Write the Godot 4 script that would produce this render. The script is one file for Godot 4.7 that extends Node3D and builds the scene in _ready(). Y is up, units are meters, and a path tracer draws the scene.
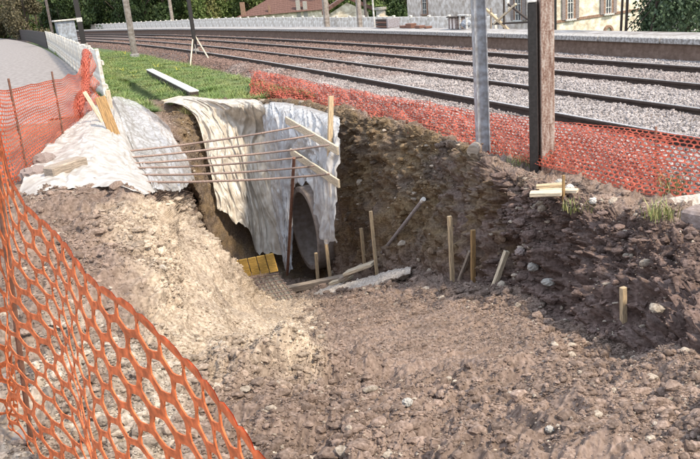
extends Node3D
# A trench dug beside a two-track railway, with safety nets, plastic sheets and a culvert.
# World: camera stands at the origin (eye at EYE), y = 0 is the rail head, -z is ahead.
# Along the railway a place is (o, s): o metres across towards the tracks, s metres along them.

const EYE := 1.85
const FOC := 750.0                       # focal length in pixels of the 700 x 459 photograph
const PITCH := 0.305433                  # 17.5 degrees down
const ROLL := 0.090757                   # 5.2 degrees
const DIRX := -0.346936                  # direction of the tracks
const DIRZ := -0.937889
const NRX := 0.937889                    # across the tracks
const NRZ := -0.346936
const BEND := 0.0013

var rng := RandomNumberGenerator.new()
var n1 := FastNoiseLite.new()
var n2 := FastNoiseLite.new()
var n3 := FastNoiseLite.new()
var n4 := FastNoiseLite.new()
var n5 := FastNoiseLite.new()
var mats := {}
var used := {}

# ---------------------------------------------------------------- places

func ray(px: float, py: float) -> Vector3:
	var u := px - 350.0
	var v := 229.5 - py
	var a := u * cos(ROLL) + v * sin(ROLL)
	var b := -u * sin(ROLL) + v * cos(ROLL)
	return Vector3(a, b * cos(PITCH) - FOC * sin(PITCH), -(b * sin(PITCH) + FOC * cos(PITCH)))

func P(px: float, py: float, h: float) -> Vector3:      # where a pixel meets the level h
	var d := ray(px, py)
	var t := (h - EYE) / d.y
	return Vector3(d.x * t, h, d.z * t)

func PO(px: float, py: float, o: float) -> Vector3:     # ... the upright plane o metres across
	var d := ray(px, py)
	var t := o / (d.x * NRX + d.z * NRZ)
	return Vector3(d.x * t, EYE + d.y * t, d.z * t)

func PS(px: float, py: float, s: float) -> Vector3:     # ... the upright plane s metres along
	var d := ray(px, py)
	var t := s / (d.x * DIRX + d.z * DIRZ)
	return Vector3(d.x * t, EYE + d.y * t, d.z * t)

func proj(p: Vector3) -> Vector3:                        # x, y in photo pixels and the depth
	var y := p.y - EYE
	var f := -p.z
	var dep := -y * sin(PITCH) + f * cos(PITCH)
	var k := FOC / dep
	var b := k * (y * cos(PITCH) + f * sin(PITCH))
	var a := p.x * k
	return Vector3(350.0 + a * cos(ROLL) - b * sin(ROLL), 229.5 - (a * sin(ROLL) + b * cos(ROLL)), dep)

func rise(base: Vector3, py: float) -> Vector3:          # the point above base that is seen on row py
	var lo := base.y
	var hi := base.y + 12.0
	for i in 40:
		var m := (lo + hi) * 0.5
		if proj(Vector3(base.x, m, base.z)).y > py:
			lo = m
		else:
			hi = m
	return Vector3(base.x, lo, base.z)

func W(o: float, s: float, y: float) -> Vector3:          # straight (o, s)
	return Vector3(NRX * o + DIRX * s, y, NRZ * o + DIRZ * s)

func T(o: float, s: float, y: float, k := BEND) -> Vector3:   # (o, s) along the bending railway
	var q := maxf(0.0, s - 16.0)
	return W(o - k * q * q, s, y)

func os(p: Vector3) -> Vector2:
	return Vector2(p.x * NRX + p.z * NRZ, p.x * DIRX + p.z * DIRZ)

func cr(a: Vector3, b: Vector3, c: Vector3, d: Vector3, t: float) -> Vector3:
	return a.cubic_interpolate_in_time(b, a, c, t, 1.0, -1.0, 1.0) if false else b.cubic_interpolate(c, a, d, t)

# ---------------------------------------------------------------- nodes

func numbered(called: String) -> String:
	used[called] = used.get(called, -1) + 1
	return called if used[called] == 0 else "%s_%03d" % [called, used[called]]

func metas(o: Node3D, label: String, category: String, group := "", kind := "") -> Node3D:
	if label: o.set_meta("label", label)
	if category: o.set_meta("category", category)
	if group: o.set_meta("group", group)
	if kind: o.set_meta("kind", kind)
	return o

func thing(called: String, label: String, category: String, at := Vector3.ZERO, group := "") -> Node3D:
	var o := Node3D.new()
	o.name = numbered(called)
	add_child(o)
	o.position = at
	metas(o, label, category, group)
	return o

func obj(called: String, mesh: Mesh, m: Material, parent: Node3D = null, xf := Transform3D.IDENTITY) -> MeshInstance3D:
	var o := MeshInstance3D.new()
	o.mesh = mesh
	o.material_override = m
	o.transform = xf
	if parent == null:
		o.name = numbered(called)
		add_child(o)
	else:
		o.name = called
		parent.add_child(o, true)
	return o

func struct(called: String, mesh: Mesh, m: Material) -> MeshInstance3D:
	var o := obj(called, mesh, m)
	o.set_meta("kind", "structure")
	return o

# ---------------------------------------------------------------- meshes

class Bag:
	var v := PackedVector3Array()
	var n := PackedVector3Array()
	var c := PackedColorArray()
	var i := PackedInt32Array()
	func tri(a: Vector3, b: Vector3, d: Vector3, col := Color.WHITE) -> void:
		var nn := (d - a).cross(b - a).normalized()
		var k := v.size()
		v.append(a); v.append(b); v.append(d)
		n.append(nn); n.append(nn); n.append(nn)
		c.append(col); c.append(col); c.append(col)
		i.append(k); i.append(k + 1); i.append(k + 2)
	func quad(a: Vector3, b: Vector3, d: Vector3, e: Vector3, col := Color.WHITE) -> void:
		tri(a, b, d, col)
		tri(a, d, e, col)
	func mesh() -> ArrayMesh:
		var arr := []
		arr.resize(Mesh.ARRAY_MAX)
		arr[Mesh.ARRAY_VERTEX] = v
		arr[Mesh.ARRAY_NORMAL] = n
		arr[Mesh.ARRAY_COLOR] = c
		arr[Mesh.ARRAY_INDEX] = i
		var m := ArrayMesh.new()
		m.add_surface_from_arrays(Mesh.PRIMITIVE_TRIANGLES, arr)
		return m

var box_cache := {}

func cbox(sx: float, sy: float, sz: float, ch := 0.008) -> ArrayMesh:   # box with chamfered edges, centred
	var key := "%.4f %.4f %.4f %.4f" % [sx, sy, sz, ch]
	if box_cache.has(key):
		return box_cache[key]
	var h := Vector3(sx, sy, sz) * 0.5
	ch = minf(ch, minf(h.x, minf(h.y, h.z)) * 0.6)
	var b := Bag.new()
	var pt := func(ax: int, sg: Vector3) -> Vector3:        # corner point that lies on the face of axis ax
		var q := (h - Vector3.ONE * ch)
		q[ax] = h[ax]
		return q * sg
	for ax in 3:
		var u := (ax + 1) % 3
		var w := (ax + 2) % 3
		for sg in [-1.0, 1.0]:
			var q := []
			for k in [[-1, -1], [1, -1], [1, 1], [-1, 1]]:
				var s := Vector3.ONE
				s[ax] = sg; s[u] = k[0]; s[w] = k[1]
				q.append(pt.call(ax, s))
			if sg > 0:
				q.reverse()
			b.quad(q[0], q[1], q[2], q[3])
	for ax in 3:                                             # edges along ax
		var u := (ax + 1) % 3
		var w := (ax + 2) % 3
		for su in [-1.0, 1.0]:
			for sw in [-1.0, 1.0]:
				var s0 := Vector3.ONE; s0[u] = su; s0[w] = sw; s0[ax] = -1
				var s1 := s0; s1[ax] = 1
				var q := [pt.call(u, s0), pt.call(u, s1), pt.call(w, s1), pt.call(w, s0)]
				if su * sw < 0:
					q.reverse()
				b.quad(q[0], q[1], q[2], q[3])
	for a in [-1.0, 1.0]:
		for c in [-1.0, 1.0]:
			for d in [-1.0, 1.0]:
				var s := Vector3(a, c, d)
				if a * c * d > 0:
					b.tri(pt.call(0, s), pt.call(2, s), pt.call(1, s))
				else:
					b.tri(pt.call(0, s), pt.call(1, s), pt.call(2, s))
	var m := b.mesh()
	box_cache[key] = m
	return m

func frame(a: Vector3, b: Vector3, up := Vector3.UP) -> Transform3D:     # x along a-b, y near up, origin in the middle
	var x := (b - a).normalized()
	if absf(x.dot(up)) > 0.98:
		up = Vector3(NRX, 0, NRZ)
	var z := x.cross(up).normalized()
	return Transform3D(Basis(x, z.cross(x).normalized(), z), (a + b) * 0.5)

func beam(called: String, a: Vector3, b: Vector3, h: float, w: float, m: Material, parent: Node3D = null, up := Vector3.UP, ch := 0.006) -> MeshInstance3D:
	return obj(called, cbox(a.distance_to(b), h, w, ch), m, parent, frame(a, b, up))

func tube_mesh(pts: Array, r: float, seg := 8, bumps := 0.0, step := 0.02) -> ArrayMesh:
	var b := Bag.new()
	var rows := []
	var run := 0.0
	for k in pts.size():
		var d: Vector3 = (pts[mini(k + 1, pts.size() - 1)] - pts[maxi(k - 1, 0)]).normalized()
		var up := Vector3.UP if absf(d.y) < 0.9 else Vector3.RIGHT
		var x := d.cross(up).normalized()
		var y := x.cross(d).normalized()
		var rr := r * (1.0 + bumps * (k % 2))
		var ring := []
		for j in seg:
			var t := TAU * j / seg
			ring.append(pts[k] + (x * cos(t) + y * sin(t)) * rr)
		rows.append(ring)
	for k in rows.size() - 1:
		for j in seg:
			var j2 := (j + 1) % seg
			b.quad(rows[k][j], rows[k + 1][j], rows[k + 1][j2], rows[k][j2])
	for j in range(1, seg - 1):
		b.tri(rows[0][0], rows[0][j], rows[0][j + 1])
		var e: Array = rows[rows.size() - 1]
		b.tri(e[0], e[j + 1], e[j])
	return b.mesh()

func bar_pts(a: Vector3, b: Vector3, n: int, sag := 0.0, wob := 0.0) -> Array:
	var out := []
	for k in n + 1:
		var t := float(k) / n
		var p := a.lerp(b, t)
		p.y -= sag * 4.0 * t * (1.0 - t)
		if wob > 0.0:
			p += Vector3(n1.get_noise_3d(p.x * 90, 3, p.z * 90), n1.get_noise_3d(p.x * 90, 33, p.z * 90), 0) * wob
		out.append(p)
	return out

func grid_mesh(nu: int, nv: int, pos: PackedVector3Array, col: PackedColorArray, flip := false) -> ArrayMesh:
	var nor := PackedVector3Array()
	nor.resize(nu * nv)
	var idx := PackedInt32Array()
	idx.resize((nu - 1) * (nv - 1) * 6)
	var w := 0
	for a in nu:
		for b in nv:
			var du := pos[mini(a + 1, nu - 1) * nv + b] - pos[maxi(a - 1, 0) * nv + b]
			var dv := pos[a * nv + mini(b + 1, nv - 1)] - pos[a * nv + maxi(b - 1, 0)]
			var nn := du.cross(dv).normalized()
			nor[a * nv + b] = -nn if flip else nn
			if a < nu - 1 and b < nv - 1:
				var k := a * nv + b
				if flip:
					idx[w] = k; idx[w + 1] = k + nv; idx[w + 2] = k + nv + 1
					idx[w + 3] = k; idx[w + 4] = k + nv + 1; idx[w + 5] = k + 1
				else:
					idx[w] = k; idx[w + 1] = k + nv + 1; idx[w + 2] = k + nv
					idx[w + 3] = k; idx[w + 4] = k + 1; idx[w + 5] = k + nv + 1
				w += 6
	var arr := []
	arr.resize(Mesh.ARRAY_MAX)
	arr[Mesh.ARRAY_VERTEX] = pos
	arr[Mesh.ARRAY_NORMAL] = nor
	if col.size():
		arr[Mesh.ARRAY_COLOR] = col
	arr[Mesh.ARRAY_INDEX] = idx
	var m := ArrayMesh.new()
	m.add_surface_from_arrays(Mesh.PRIMITIVE_TRIANGLES, arr)
	return m

# a patch through a net of points: net[column][row]
func patch(net: Array, subu: int, subv: int) -> Dictionary:
	var nc := net.size()
	var nr: int = net[0].size()
	var nu := (nc - 1) * subu + 1
	var nv := (nr - 1) * subv + 1
	var pos := PackedVector3Array()
	pos.resize(nu * nv)
	for a in nu:
		var c := mini(a / subu, nc - 2)
		var t := float(a - c * subu) / subu
		var line := []
		for r in nr:
			line.append(cr(net[maxi(c - 1, 0)][r], net[c][r], net[c + 1][r], net[mini(c + 2, nc - 1)][r], t))
		for b in nv:
			var r := mini(b / subv, nr - 2)
			var tt := float(b - r * subv) / subv
			pos[a * nv + b] = cr(line[maxi(r - 1, 0)], line[r], line[r + 1], line[mini(r + 2, nr - 1)], tt)
	return {"nu": nu, "nv": nv, "pos": pos}

func rock_mesh(sd: int, rough := 0.28, level := 0) -> ArrayMesh:         # a broken lump about one unit in radius
	var t := (1.0 + sqrt(5.0)) / 2.0
	var vs := [Vector3(-1, t, 0), Vector3(1, t, 0), Vector3(-1, -t, 0), Vector3(1, -t, 0), Vector3(0, -1, t), Vector3(0, 1, t), Vector3(0, -1, -t), Vector3(0, 1, -t), Vector3(t, 0, -1), Vector3(t, 0, 1), Vector3(-t, 0, -1), Vector3(-t, 0, 1)]
	var fs := [[0, 11, 5], [0, 5, 1], [0, 1, 7], [0, 7, 10], [0, 10, 11], [1, 5, 9], [5, 11, 4], [11, 10, 2], [10, 7, 6], [7, 1, 8], [3, 9, 4], [3, 4, 2], [3, 2, 6], [3, 6, 8], [3, 8, 9], [4, 9, 5], [2, 4, 11], [6, 2, 10], [8, 6, 7], [9, 8, 1]]
	for k in vs.size():
		vs[k] = vs[k].normalized()
	for l in level:
		var nf := []
		var mid := {}
		for f in fs:
			var m := []
			for e in [[f[0], f[1]], [f[1], f[2]], [f[2], f[0]]]:
				var key := "%d_%d" % [mini(e[0], e[1]), maxi(e[0], e[1])]
				if not mid.has(key):
					mid[key] = vs.size()
					vs.append(((vs[e[0]] + vs[e[1]]) * 0.5).normalized())
				m.append(mid[key])
			nf.append([f[0], m[0], m[2]]); nf.append([f[1], m[1], m[0]]); nf.append([f[2], m[2], m[1]]); nf.append([m[0], m[1], m[2]])
		fs = nf
	var r := RandomNumberGenerator.new()
	r.seed = sd
	var sq := Vector3(r.randf_range(0.75, 1.25), r.randf_range(0.6, 0.95), r.randf_range(0.75, 1.15))
	for k in vs.size():
		var q: Vector3 = vs[k]
		var e := 1.0 + rough * n3.get_noise_3d(q.x * 60 + sd * 31, q.y * 60, q.z * 60) * 1.6 + r.randf_range(-rough, rough) * (0.55 if level == 0 else 0.3)
		vs[k] = q * e * sq
	var b := Bag.new()
	for f in fs:
		b.tri(vs[f[0]], vs[f[2]], vs[f[1]])
	return b.mesh()

func scatter(called: String, mesh: Mesh, m: Material, xs: Array, cs: PackedColorArray, label: String, category: String, parent: Node3D = null) -> MultiMeshInstance3D:
	var mm := MultiMesh.new()
	mm.transform_format = MultiMesh.TRANSFORM_3D
	mm.use_colors = cs.size() > 0
	mm.mesh = mesh
	mm.instance_count = xs.size()
	for k in xs.size():
		mm.set_instance_transform(k, xs[k])
		if cs.size():
			mm.set_instance_color(k, cs[k])
	var o := MultiMeshInstance3D.new()
	o.multimesh = mm
	o.material_override = m
	o.set_meta("kind", "stuff")
	if parent == null:
		o.name = numbered(called)
		add_child(o)
		metas(o, label, category)
	else:
		o.name = called
		parent.add_child(o, true)
	return o

func rot() -> Basis:
	return Basis.from_euler(Vector3(rng.randf() * TAU, rng.randf() * TAU, rng.randf() * TAU))

# ---------------------------------------------------------------- materials

func lin(r: float, g: float, b: float, a := 1.0) -> Color:
	var c := Color(r, g, b).linear_to_srgb()
	c.a = a
	return c

func noise_tex(freq: float, lo: Color, hi: Color, sd: int, size := 512, oct := 4, kind := FastNoiseLite.TYPE_SIMPLEX_SMOOTH, mid := 0.5) -> NoiseTexture2D:
	var f := FastNoiseLite.new()
	f.noise_type = kind
	f.frequency = freq
	f.fractal_octaves = oct
	f.seed = sd
	var g := Gradient.new()
	g.set_color(0, lo)
	g.set_color(1, hi)
	g.set_offset(0, mid - 0.35)
	g.set_offset(1, mid + 0.35)
	var t := NoiseTexture2D.new()
	t.width = size
	t.height = size
	t.seamless = true
	t.noise = f
	t.color_ramp = g
	return t

func normal_tex(freq: float, strength: float, sd: int, size := 512, oct := 4) -> NoiseTexture2D:
	var f := FastNoiseLite.new()
	f.frequency = freq
	f.fractal_octaves = oct
	f.seed = sd
	var t := NoiseTexture2D.new()
	t.width = size
	t.height = size
	t.seamless = true
	t.noise = f
	t.as_normal_map = true
	t.bump_strength = strength
	return t

var tx := {}

func mat(called: String, c: Color, rough := 0.9, tex = null, scale := 1.0, nrm = null, ns := 1.0, world := false, metal := 0.0) -> StandardMaterial3D:
	if mats.has(called):
		return mats[called]
	var m := StandardMaterial3D.new()
	m.resource_name = called
	m.albedo_color = c
	m.roughness = rough
	m.metallic = metal
	m.uv1_triplanar = true
	m.uv1_world_triplanar = world
	m.uv1_scale = Vector3.ONE * scale
	if tex is Vector3:
		pass
	elif tex != null:
		m.albedo_texture = tex
	if nrm != null:
		m.normal_enabled = true
		m.normal_texture = nrm
		m.normal_scale = ns
	mats[called] = m
	return m

func make_materials() -> void:
	tx.fine = noise_tex(0.03, Color(0.62, 0.6, 0.58), Color(1, 1, 1), 3, 512, 5)
	tx.speck = noise_tex(0.09, Color(0.5, 0.48, 0.46), Color(1, 1, 1), 5, 512, 3, FastNoiseLite.TYPE_CELLULAR)
	tx.stain = noise_tex(0.012, Color(0.76, 0.73, 0.7), Color(1, 1, 1), 8, 512, 6)
	tx.rust = noise_tex(0.016, Color(0.72, 0.62, 0.56), Color(1, 0.97, 0.95), 9, 512, 6)
	tx.road = noise_tex(0.02, Color(0.76, 0.74, 0.73), Color(1, 1, 1), 15, 1024, 8)
	tx.bump = normal_tex(0.04, 6.0, 11, 512, 5)
	tx.bump_soft = normal_tex(0.02, 3.0, 12, 512, 5)
	# wood grain: noise stretched along one side
	var f := FastNoiseLite.new()
	f.frequency = 0.05
	f.fractal_octaves = 4
	f.seed = 21
	var im := Image.create(256, 256, false, Image.FORMAT_RGB8)
	for y in 256:
		for x in 256:
			var g := f.get_noise_2d(x * 0.18, y * 2.6) * 0.5 + f.get_noise_2d(x * 0.6 + 90, y * 6.0) * 0.25
			var l := clampf(0.84 + g * 0.55, 0.35, 1.0)
			im.set_pixel(x, y, Color(l, l * 0.97, l * 0.93))
	tx.wood = ImageTexture.create_from_image(im)
	var im2 := Image.create(256, 256, false, Image.FORMAT_RGB8)      # rust runs down the posts
	for y in 256:
		for x in 256:
			var g := f.get_noise_2d(x * 1.6 + 40, y * 0.22) * 0.6 + f.get_noise_2d(x * 3.0, y * 2.4 + 70) * 0.35
			var l := clampf(0.85 + g * 0.6, 0.4, 1.0)
			im2.set_pixel(x, y, Color(l, lerpf(l, l * l, 0.5), lerpf(l, l * l, 0.7)))
	tx.runs = ImageTexture.create_from_image(im2)

	var e := mat("earth", Color.WHITE, 1.0, tx.fine, 1.7, tx.bump, 1.0, true)
	e.vertex_color_use_as_albedo = true
	e.metallic_specular = 0.2
	var cl := mat("clod", Color.WHITE, 1.0, tx.fine, 3.0, tx.bump, 0.7, true)
	cl.vertex_color_use_as_albedo = true
	cl.metallic_specular = 0.2
	var st := mat("stone", Color.WHITE, 0.9, tx.fine, 4.0, null, 1.0, true)
	st.vertex_color_use_as_albedo = true
	st.metallic_specular = 0.3
	mat("asphalt", lin(0.25, 0.228, 0.22), 0.95, tx.road, 0.22, tx.bump, 0.12, true)
	var bl := mat("ballast", Color.WHITE, 1.0, tx.speck, 1.1, tx.bump, 1.0, true)
	bl.vertex_color_use_as_albedo = true
	mat("turf", lin(0.1, 0.16, 0.035), 1.0, tx.speck, 0.9, tx.bump, 1.0, true)
	mat("rail_steel", lin(0.05, 0.034, 0.028), 0.75, tx.rust, 1.0, tx.bump, 0.3)
	mat("worn_steel", lin(0.55, 0.55, 0.58), 0.38, tx.fine, 2.0, null, 1.0, false, 0.4)
	mat("sleeper", lin(0.12, 0.085, 0.065), 0.95, tx.wood, 2.0, tx.bump, 0.5)
	mat("platform_top", lin(0.3, 0.29, 0.295), 0.92, tx.stain, 0.35, tx.bump, 0.3, true)
	mat("platform_edge", lin(0.45, 0.44, 0.44), 0.9, tx.fine, 0.8, tx.bump, 0.3)
	mat("platform_face", lin(0.18, 0.125, 0.1), 0.95, tx.stain, 0.9, tx.bump, 0.6)
	mat("concrete", lin(0.4, 0.39, 0.37), 0.9, tx.stain, 1.6, tx.bump, 0.4)
	mat("pale_concrete", lin(0.6, 0.585, 0.56), 0.9, tx.stain, 1.0, tx.bump, 0.3)
	mat("pipe_concrete", lin(0.34, 0.29, 0.265), 0.85, tx.stain, 1.2, tx.bump, 0.4)
	mat("slab", lin(0.27, 0.22, 0.21), 0.95, tx.stain, 2.0, tx.bump, 0.7)
	mat("mast_grey", lin(0.36, 0.38, 0.43), 0.42, tx.stain, 1.5, tx.bump_soft, 0.2)
	mat("mast_brown", lin(0.4, 0.33, 0.285), 0.7, tx.runs, 1.0, tx.bump_soft, 0.3)
	mat("mast_dark", lin(0.022, 0.018, 0.018), 0.6, tx.fine, 1.5, tx.bump_soft, 0.3)
	mat("mast_far", lin(0.12, 0.115, 0.12), 0.7, tx.rust, 0.8)
	mat("mast_concrete", lin(0.3, 0.265, 0.24), 0.9, tx.stain, 0.8)
	mat("timber", lin(0.6, 0.48, 0.33), 0.85, tx.wood, 2.2, tx.bump, 0.25)
	mat("timber_pale", lin(0.7, 0.62, 0.5), 0.85, tx.wood, 2.0, tx.bump, 0.25)
	mat("timber_grey", lin(0.36, 0.31, 0.27), 0.9, tx.wood, 2.0, tx.bump, 0.3)
	mat("timber_brown", lin(0.4, 0.26, 0.12), 0.85, tx.wood, 1.6, tx.bump, 0.25)
	mat("timber_yellow", lin(0.78, 0.52, 0.14), 0.75, tx.wood, 2.4, tx.bump, 0.2)
	mat("timber_dark", lin(0.06, 0.045, 0.04), 0.9, tx.wood, 1.5)
	mat("rebar", lin(0.32, 0.27, 0.255), 0.7, tx.rust, 6.0, null, 1.0, false, 0.3)
	mat("rust_pipe", lin(0.2, 0.11, 0.08), 0.8, tx.rust, 3.0)
	mat("steel_pipe", lin(0.4, 0.43, 0.5), 0.45, tx.rust, 3.0, null, 1.0, false, 0.4)
	for q in [["net_orange", lin(0.92, 0.25, 0.08)], ["net_red", lin(0.68, 0.16, 0.095)], ["net_faded", lin(0.74, 0.19, 0.1)]]:
		var nm := mat(q[0], q[1], 0.75, tx.fine, 2.0)
		nm.backlight_enabled = true
		nm.backlight = lin(0.55, 0.12, 0.03)
	for q in [["sheet_white", lin(0.52, 0.5, 0.48), 0.55], ["sheet_beige", lin(0.64, 0.59, 0.52), 0.36], ["sheet_blue", lin(0.64, 0.65, 0.68), 0.27], ["sheet_clear", lin(0.62, 0.62, 0.63), 0.24]]:
		var pm := mat(q[0], q[1], q[2], tx.stain, 0.9, tx.bump_soft, 0.25)
		pm.backlight_enabled = true
		pm.backlight = lin(0.25, 0.25, 0.25)
	for q in [["sheet_beige", 0.93], ["sheet_blue", 0.74], ["sheet_clear", 0.68]]:
		mats[q[0]].transparency = BaseMaterial3D.TRANSPARENCY_ALPHA
		mats[q[0]].albedo_color.a = q[1]
	mat("house_wall", lin(0.68, 0.62, 0.6), 0.95, tx.stain, 0.3, tx.bump, 0.3)
	mat("house_end", lin(0.8, 0.74, 0.62), 0.95, tx.stain, 0.3, tx.bump, 0.3)
	mat("white_wall", lin(0.78, 0.76, 0.76), 0.95, tx.stain, 0.3, tx.bump, 0.3)
	mat("sandstone", lin(0.3, 0.19, 0.14), 0.95, tx.stain, 1.0)
	mat("shutter", lin(0.3, 0.27, 0.29), 0.8, tx.wood, 1.0)
	mat("pane", lin(0.05, 0.055, 0.065), 0.12, null)
	mat("white_paint", lin(0.75, 0.75, 0.74), 0.6, tx.fine, 1.0)
	mat("roof_tile", lin(0.16, 0.085, 0.07), 0.9, tx.stain, 0.6, tx.bump, 0.6)
	mat("cabinet", lin(0.34, 0.38, 0.45), 0.5, tx.stain, 0.5)
	mat("fence_white", lin(0.62, 0.61, 0.58), 0.9, tx.stain, 1.2, tx.bump, 0.2)
	mat("fence_far", lin(0.74, 0.73, 0.71), 0.9, tx.stain, 0.5)
	mat("fence_dark", lin(0.06, 0.05, 0.05), 0.95, tx.stain, 0.5)
	mat("bark", lin(0.14, 0.11, 0.085), 0.95, tx.stain, 1.5, tx.bump, 1.0)
	mat("hill", lin(0.05, 0.07, 0.02), 1.0, tx.speck, 0.05, tx.bump, 1.0, true)
	for q in ["leaf", "blade"]:
		var lm := mat(q, Color.WHITE, 0.7)
		lm.vertex_color_use_as_albedo = true
		lm.backlight_enabled = true
		lm.backlight = lin(0.1, 0.14, 0.02)
	mat("sand", lin(0.5, 0.42, 0.32), 1.0, tx.fine, 2.0, tx.bump, 0.7, true)
	mat("lime", lin(0.6, 0.53, 0.47), 1.0, tx.fine, 2.0, tx.bump, 0.5, true)

# ---------------------------------------------------------------- the dug earth

var earth_u := []
var earth_v := []
var earth_nu := 0
var earth_nv := 0
var earth_pos := PackedVector3Array()
var earth_col := PackedColorArray()
var seen_at := PackedVector3Array()       # nearest earth point for each 2 x 2 pixels
var seen_dep := PackedFloat32Array()

# columns from left to right; each row a pixel of the photograph and h level, o or s plane
func earth_net() -> Array:
	var A := [[-260, 560], [-190, 459], [-150, 380], [-138, 310], [-132, 270], [-128, 245], [-126, 225], [-124, 212], [-122, 200], [-118, 180], [-112, 155], [-104, 130], [-96, 112]]
	var a2 := []
	for q in A:
		a2.append(P(q[0], q[1], 0.03))
	var cols := [
		[[-80, 560, .1], [5, 459, .12], [12, 380, .14], [16, 310, .16], [19, 265, .18], [21, 235, .2], [23, 215, .2], [25, 202, .2], [26, 190, .2], [30, 172, .2], [36, 152, .2], [50, 132, .15], [65, 118, .05]],
		[[60, 560, .13], [80, 459, .14], [85, 380, .18], [88, 310, .2], [90, 265, .2], [92, 235, .22], [95, 215, .22], [98, 200, .22], [100, 188, .22], [104, 160, .22], [107, 125, .22], [109, 108, .18], [111, 98, .02]],
		[[150, 560, .12], [150, 459, .1], [150, 390, .1], [150, 330, .05], [150, 280, .05], [150, 240, .05], [151, 215, .05], [153, 197, -.02], [153, 186, -.12], [149, 165, -.28], [142, 125, -.12], [136, 108, -.05], [130, 100, -.3]],
		[[205, 560, .1], [195, 459, .08], [190, 400, .0], [187, 345, -.1], [184, 290, -.22], [181, 248, -.3], [181, 216, -.42], [190, 200, -1.6], [191, 186, -1.25], [186, 158, -.75], [176, 124, -.3], [160, 106, -.2], [156, 98, -.45]],
		[[260, 560, .05], [240, 459, .05], [230, 400, -.08], [224, 350, -.28], [219, 310, -.5], [214, 275, -.65], [211, 246, -.85], [214, 266, -2.9], [218, 250, "s", 13.6], [212, 185, "s", 14.6], [203, 109, -.25], [202, 102, -.22], [200, 96, -.5]],
		[[300, 560, .05], [285, 459, .05], [275, 400, -.15], [268, 360, -.5], [261, 330, -.95], [256, 310, -1.5], [260, 299, -2.2], [268, 288, -2.85], [262, 254, "s", 14.0], [256, 190, "s", 14.9], [245, 107, -.25], [246, 101, -.22], [248, 95, -.5]],
		[[330, 560, .05], [325, 459, .03], [318, 400, -.3], [312, 360, -.72], [306, 335, -1.2], [302, 316, -1.75], [300, 303, -2.3], [300, 290, -2.88], [304, 268, "o", 3.95], [300, 200, "o", 4.15], [296, 110, -.25], [306, 102, -.22], [318, 94, -.5]],
		[[360, 560, .03], [358, 459, .02], [352, 400, -.3], [348, 360, -.7], [345, 332, -1.15], [343, 314, -1.6], [342, 303, -1.95], [341, 294, -2.35], [341, 279, "o", 4.0], [341, 200, "o", 4.2], [341, 121, -.22], [352, 114, -.2], [364, 106, -.5]],
		[[420, 560, .0], [412, 459, .0], [405, 400, -.35], [400, 360, -.7], [397, 334, -1.05], [395, 316, -1.35], [394, 302, -1.6], [393, 289, -1.85], [398, 271, "o", 4.05], [400, 200, "o", 4.3], [405, 136, -.2], [415, 129, -.2], [427, 121, -.5]],
		[[490, 560, .0], [475, 459, .0], [468, 405, -.3], [462, 365, -.6], [458, 338, -.88], [456, 320, -1.08], [455, 304, -1.25], [454, 290, -1.4], [455, 276, "o", 4.05], [460, 212, "o", 4.3], [462, 156, -.2], [468, 150, -.2], [477, 141, -.5]],
		[[570, 560, .02], [545, 459, .0], [535, 410, -.25], [528, 370, -.5], [524, 345, -.72], [521, 328, -.9], [519, 313, -1.02], [518, 301, -1.1], [522, 289, -1.12], [528, 240, -.65], [530, 194, -.2], [535, 180, -.2], [548, 160, -.5]],
		[[660, 560, .02], [620, 459, .0], [605, 415, -.2], [598, 385, -.4], [594, 367, -.58], [592, 355, -.7], [590, 347, -.8], [590, 340, -.86], [592, 331, -.9], [596, 265, -.48], [603, 214, -.15], [610, 200, -.15], [624, 180, -.5]],
		[[760, 560, .02], [705, 459, .0], [690, 425, -.1], [682, 402, -.2], [677, 390, -.3], [674, 380, -.4], [672, 372, -.45], [670, 365, -.5], [670, 355, -.52], [672, 290, -.3], [675, 238, -.1], [680, 214, -.1], [694, 190, -.5]],
		[[880, 560, .02], [800, 459, .0], [775, 430, -.05], [765, 415, -.1], [758, 405, -.15], [754, 396, -.2], [750, 390, -.25], [748, 385, -.3], [746, 375, -.3], [745, 305, -.15], [745, 255, -.05], [750, 230, -.05], [765, 200, -.5]],
		[[1080, 560, .02], [960, 459, .0], [920, 435, .0], [900, 425, .0], [890, 415, -.02], [885, 408, -.05], [880, 402, -.08], [878, 398, -.1], [876, 390, -.1], [870, 330, -.05], [868, 285, .0], [870, 255, .0], [885, 220, -.5]],
	]
	var net := [a2]
	for c in cols:
		var line := []
		for q in c:
			if q.size() == 3:
				line.append(P(q[0], q[1], q[2]))
			elif q[2] == "o":
				line.append(PO(q[0], q[1], q[3]))
			else:
				line.append(PS(q[0], q[1], q[3]))
		net.append(line)
	return net

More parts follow.
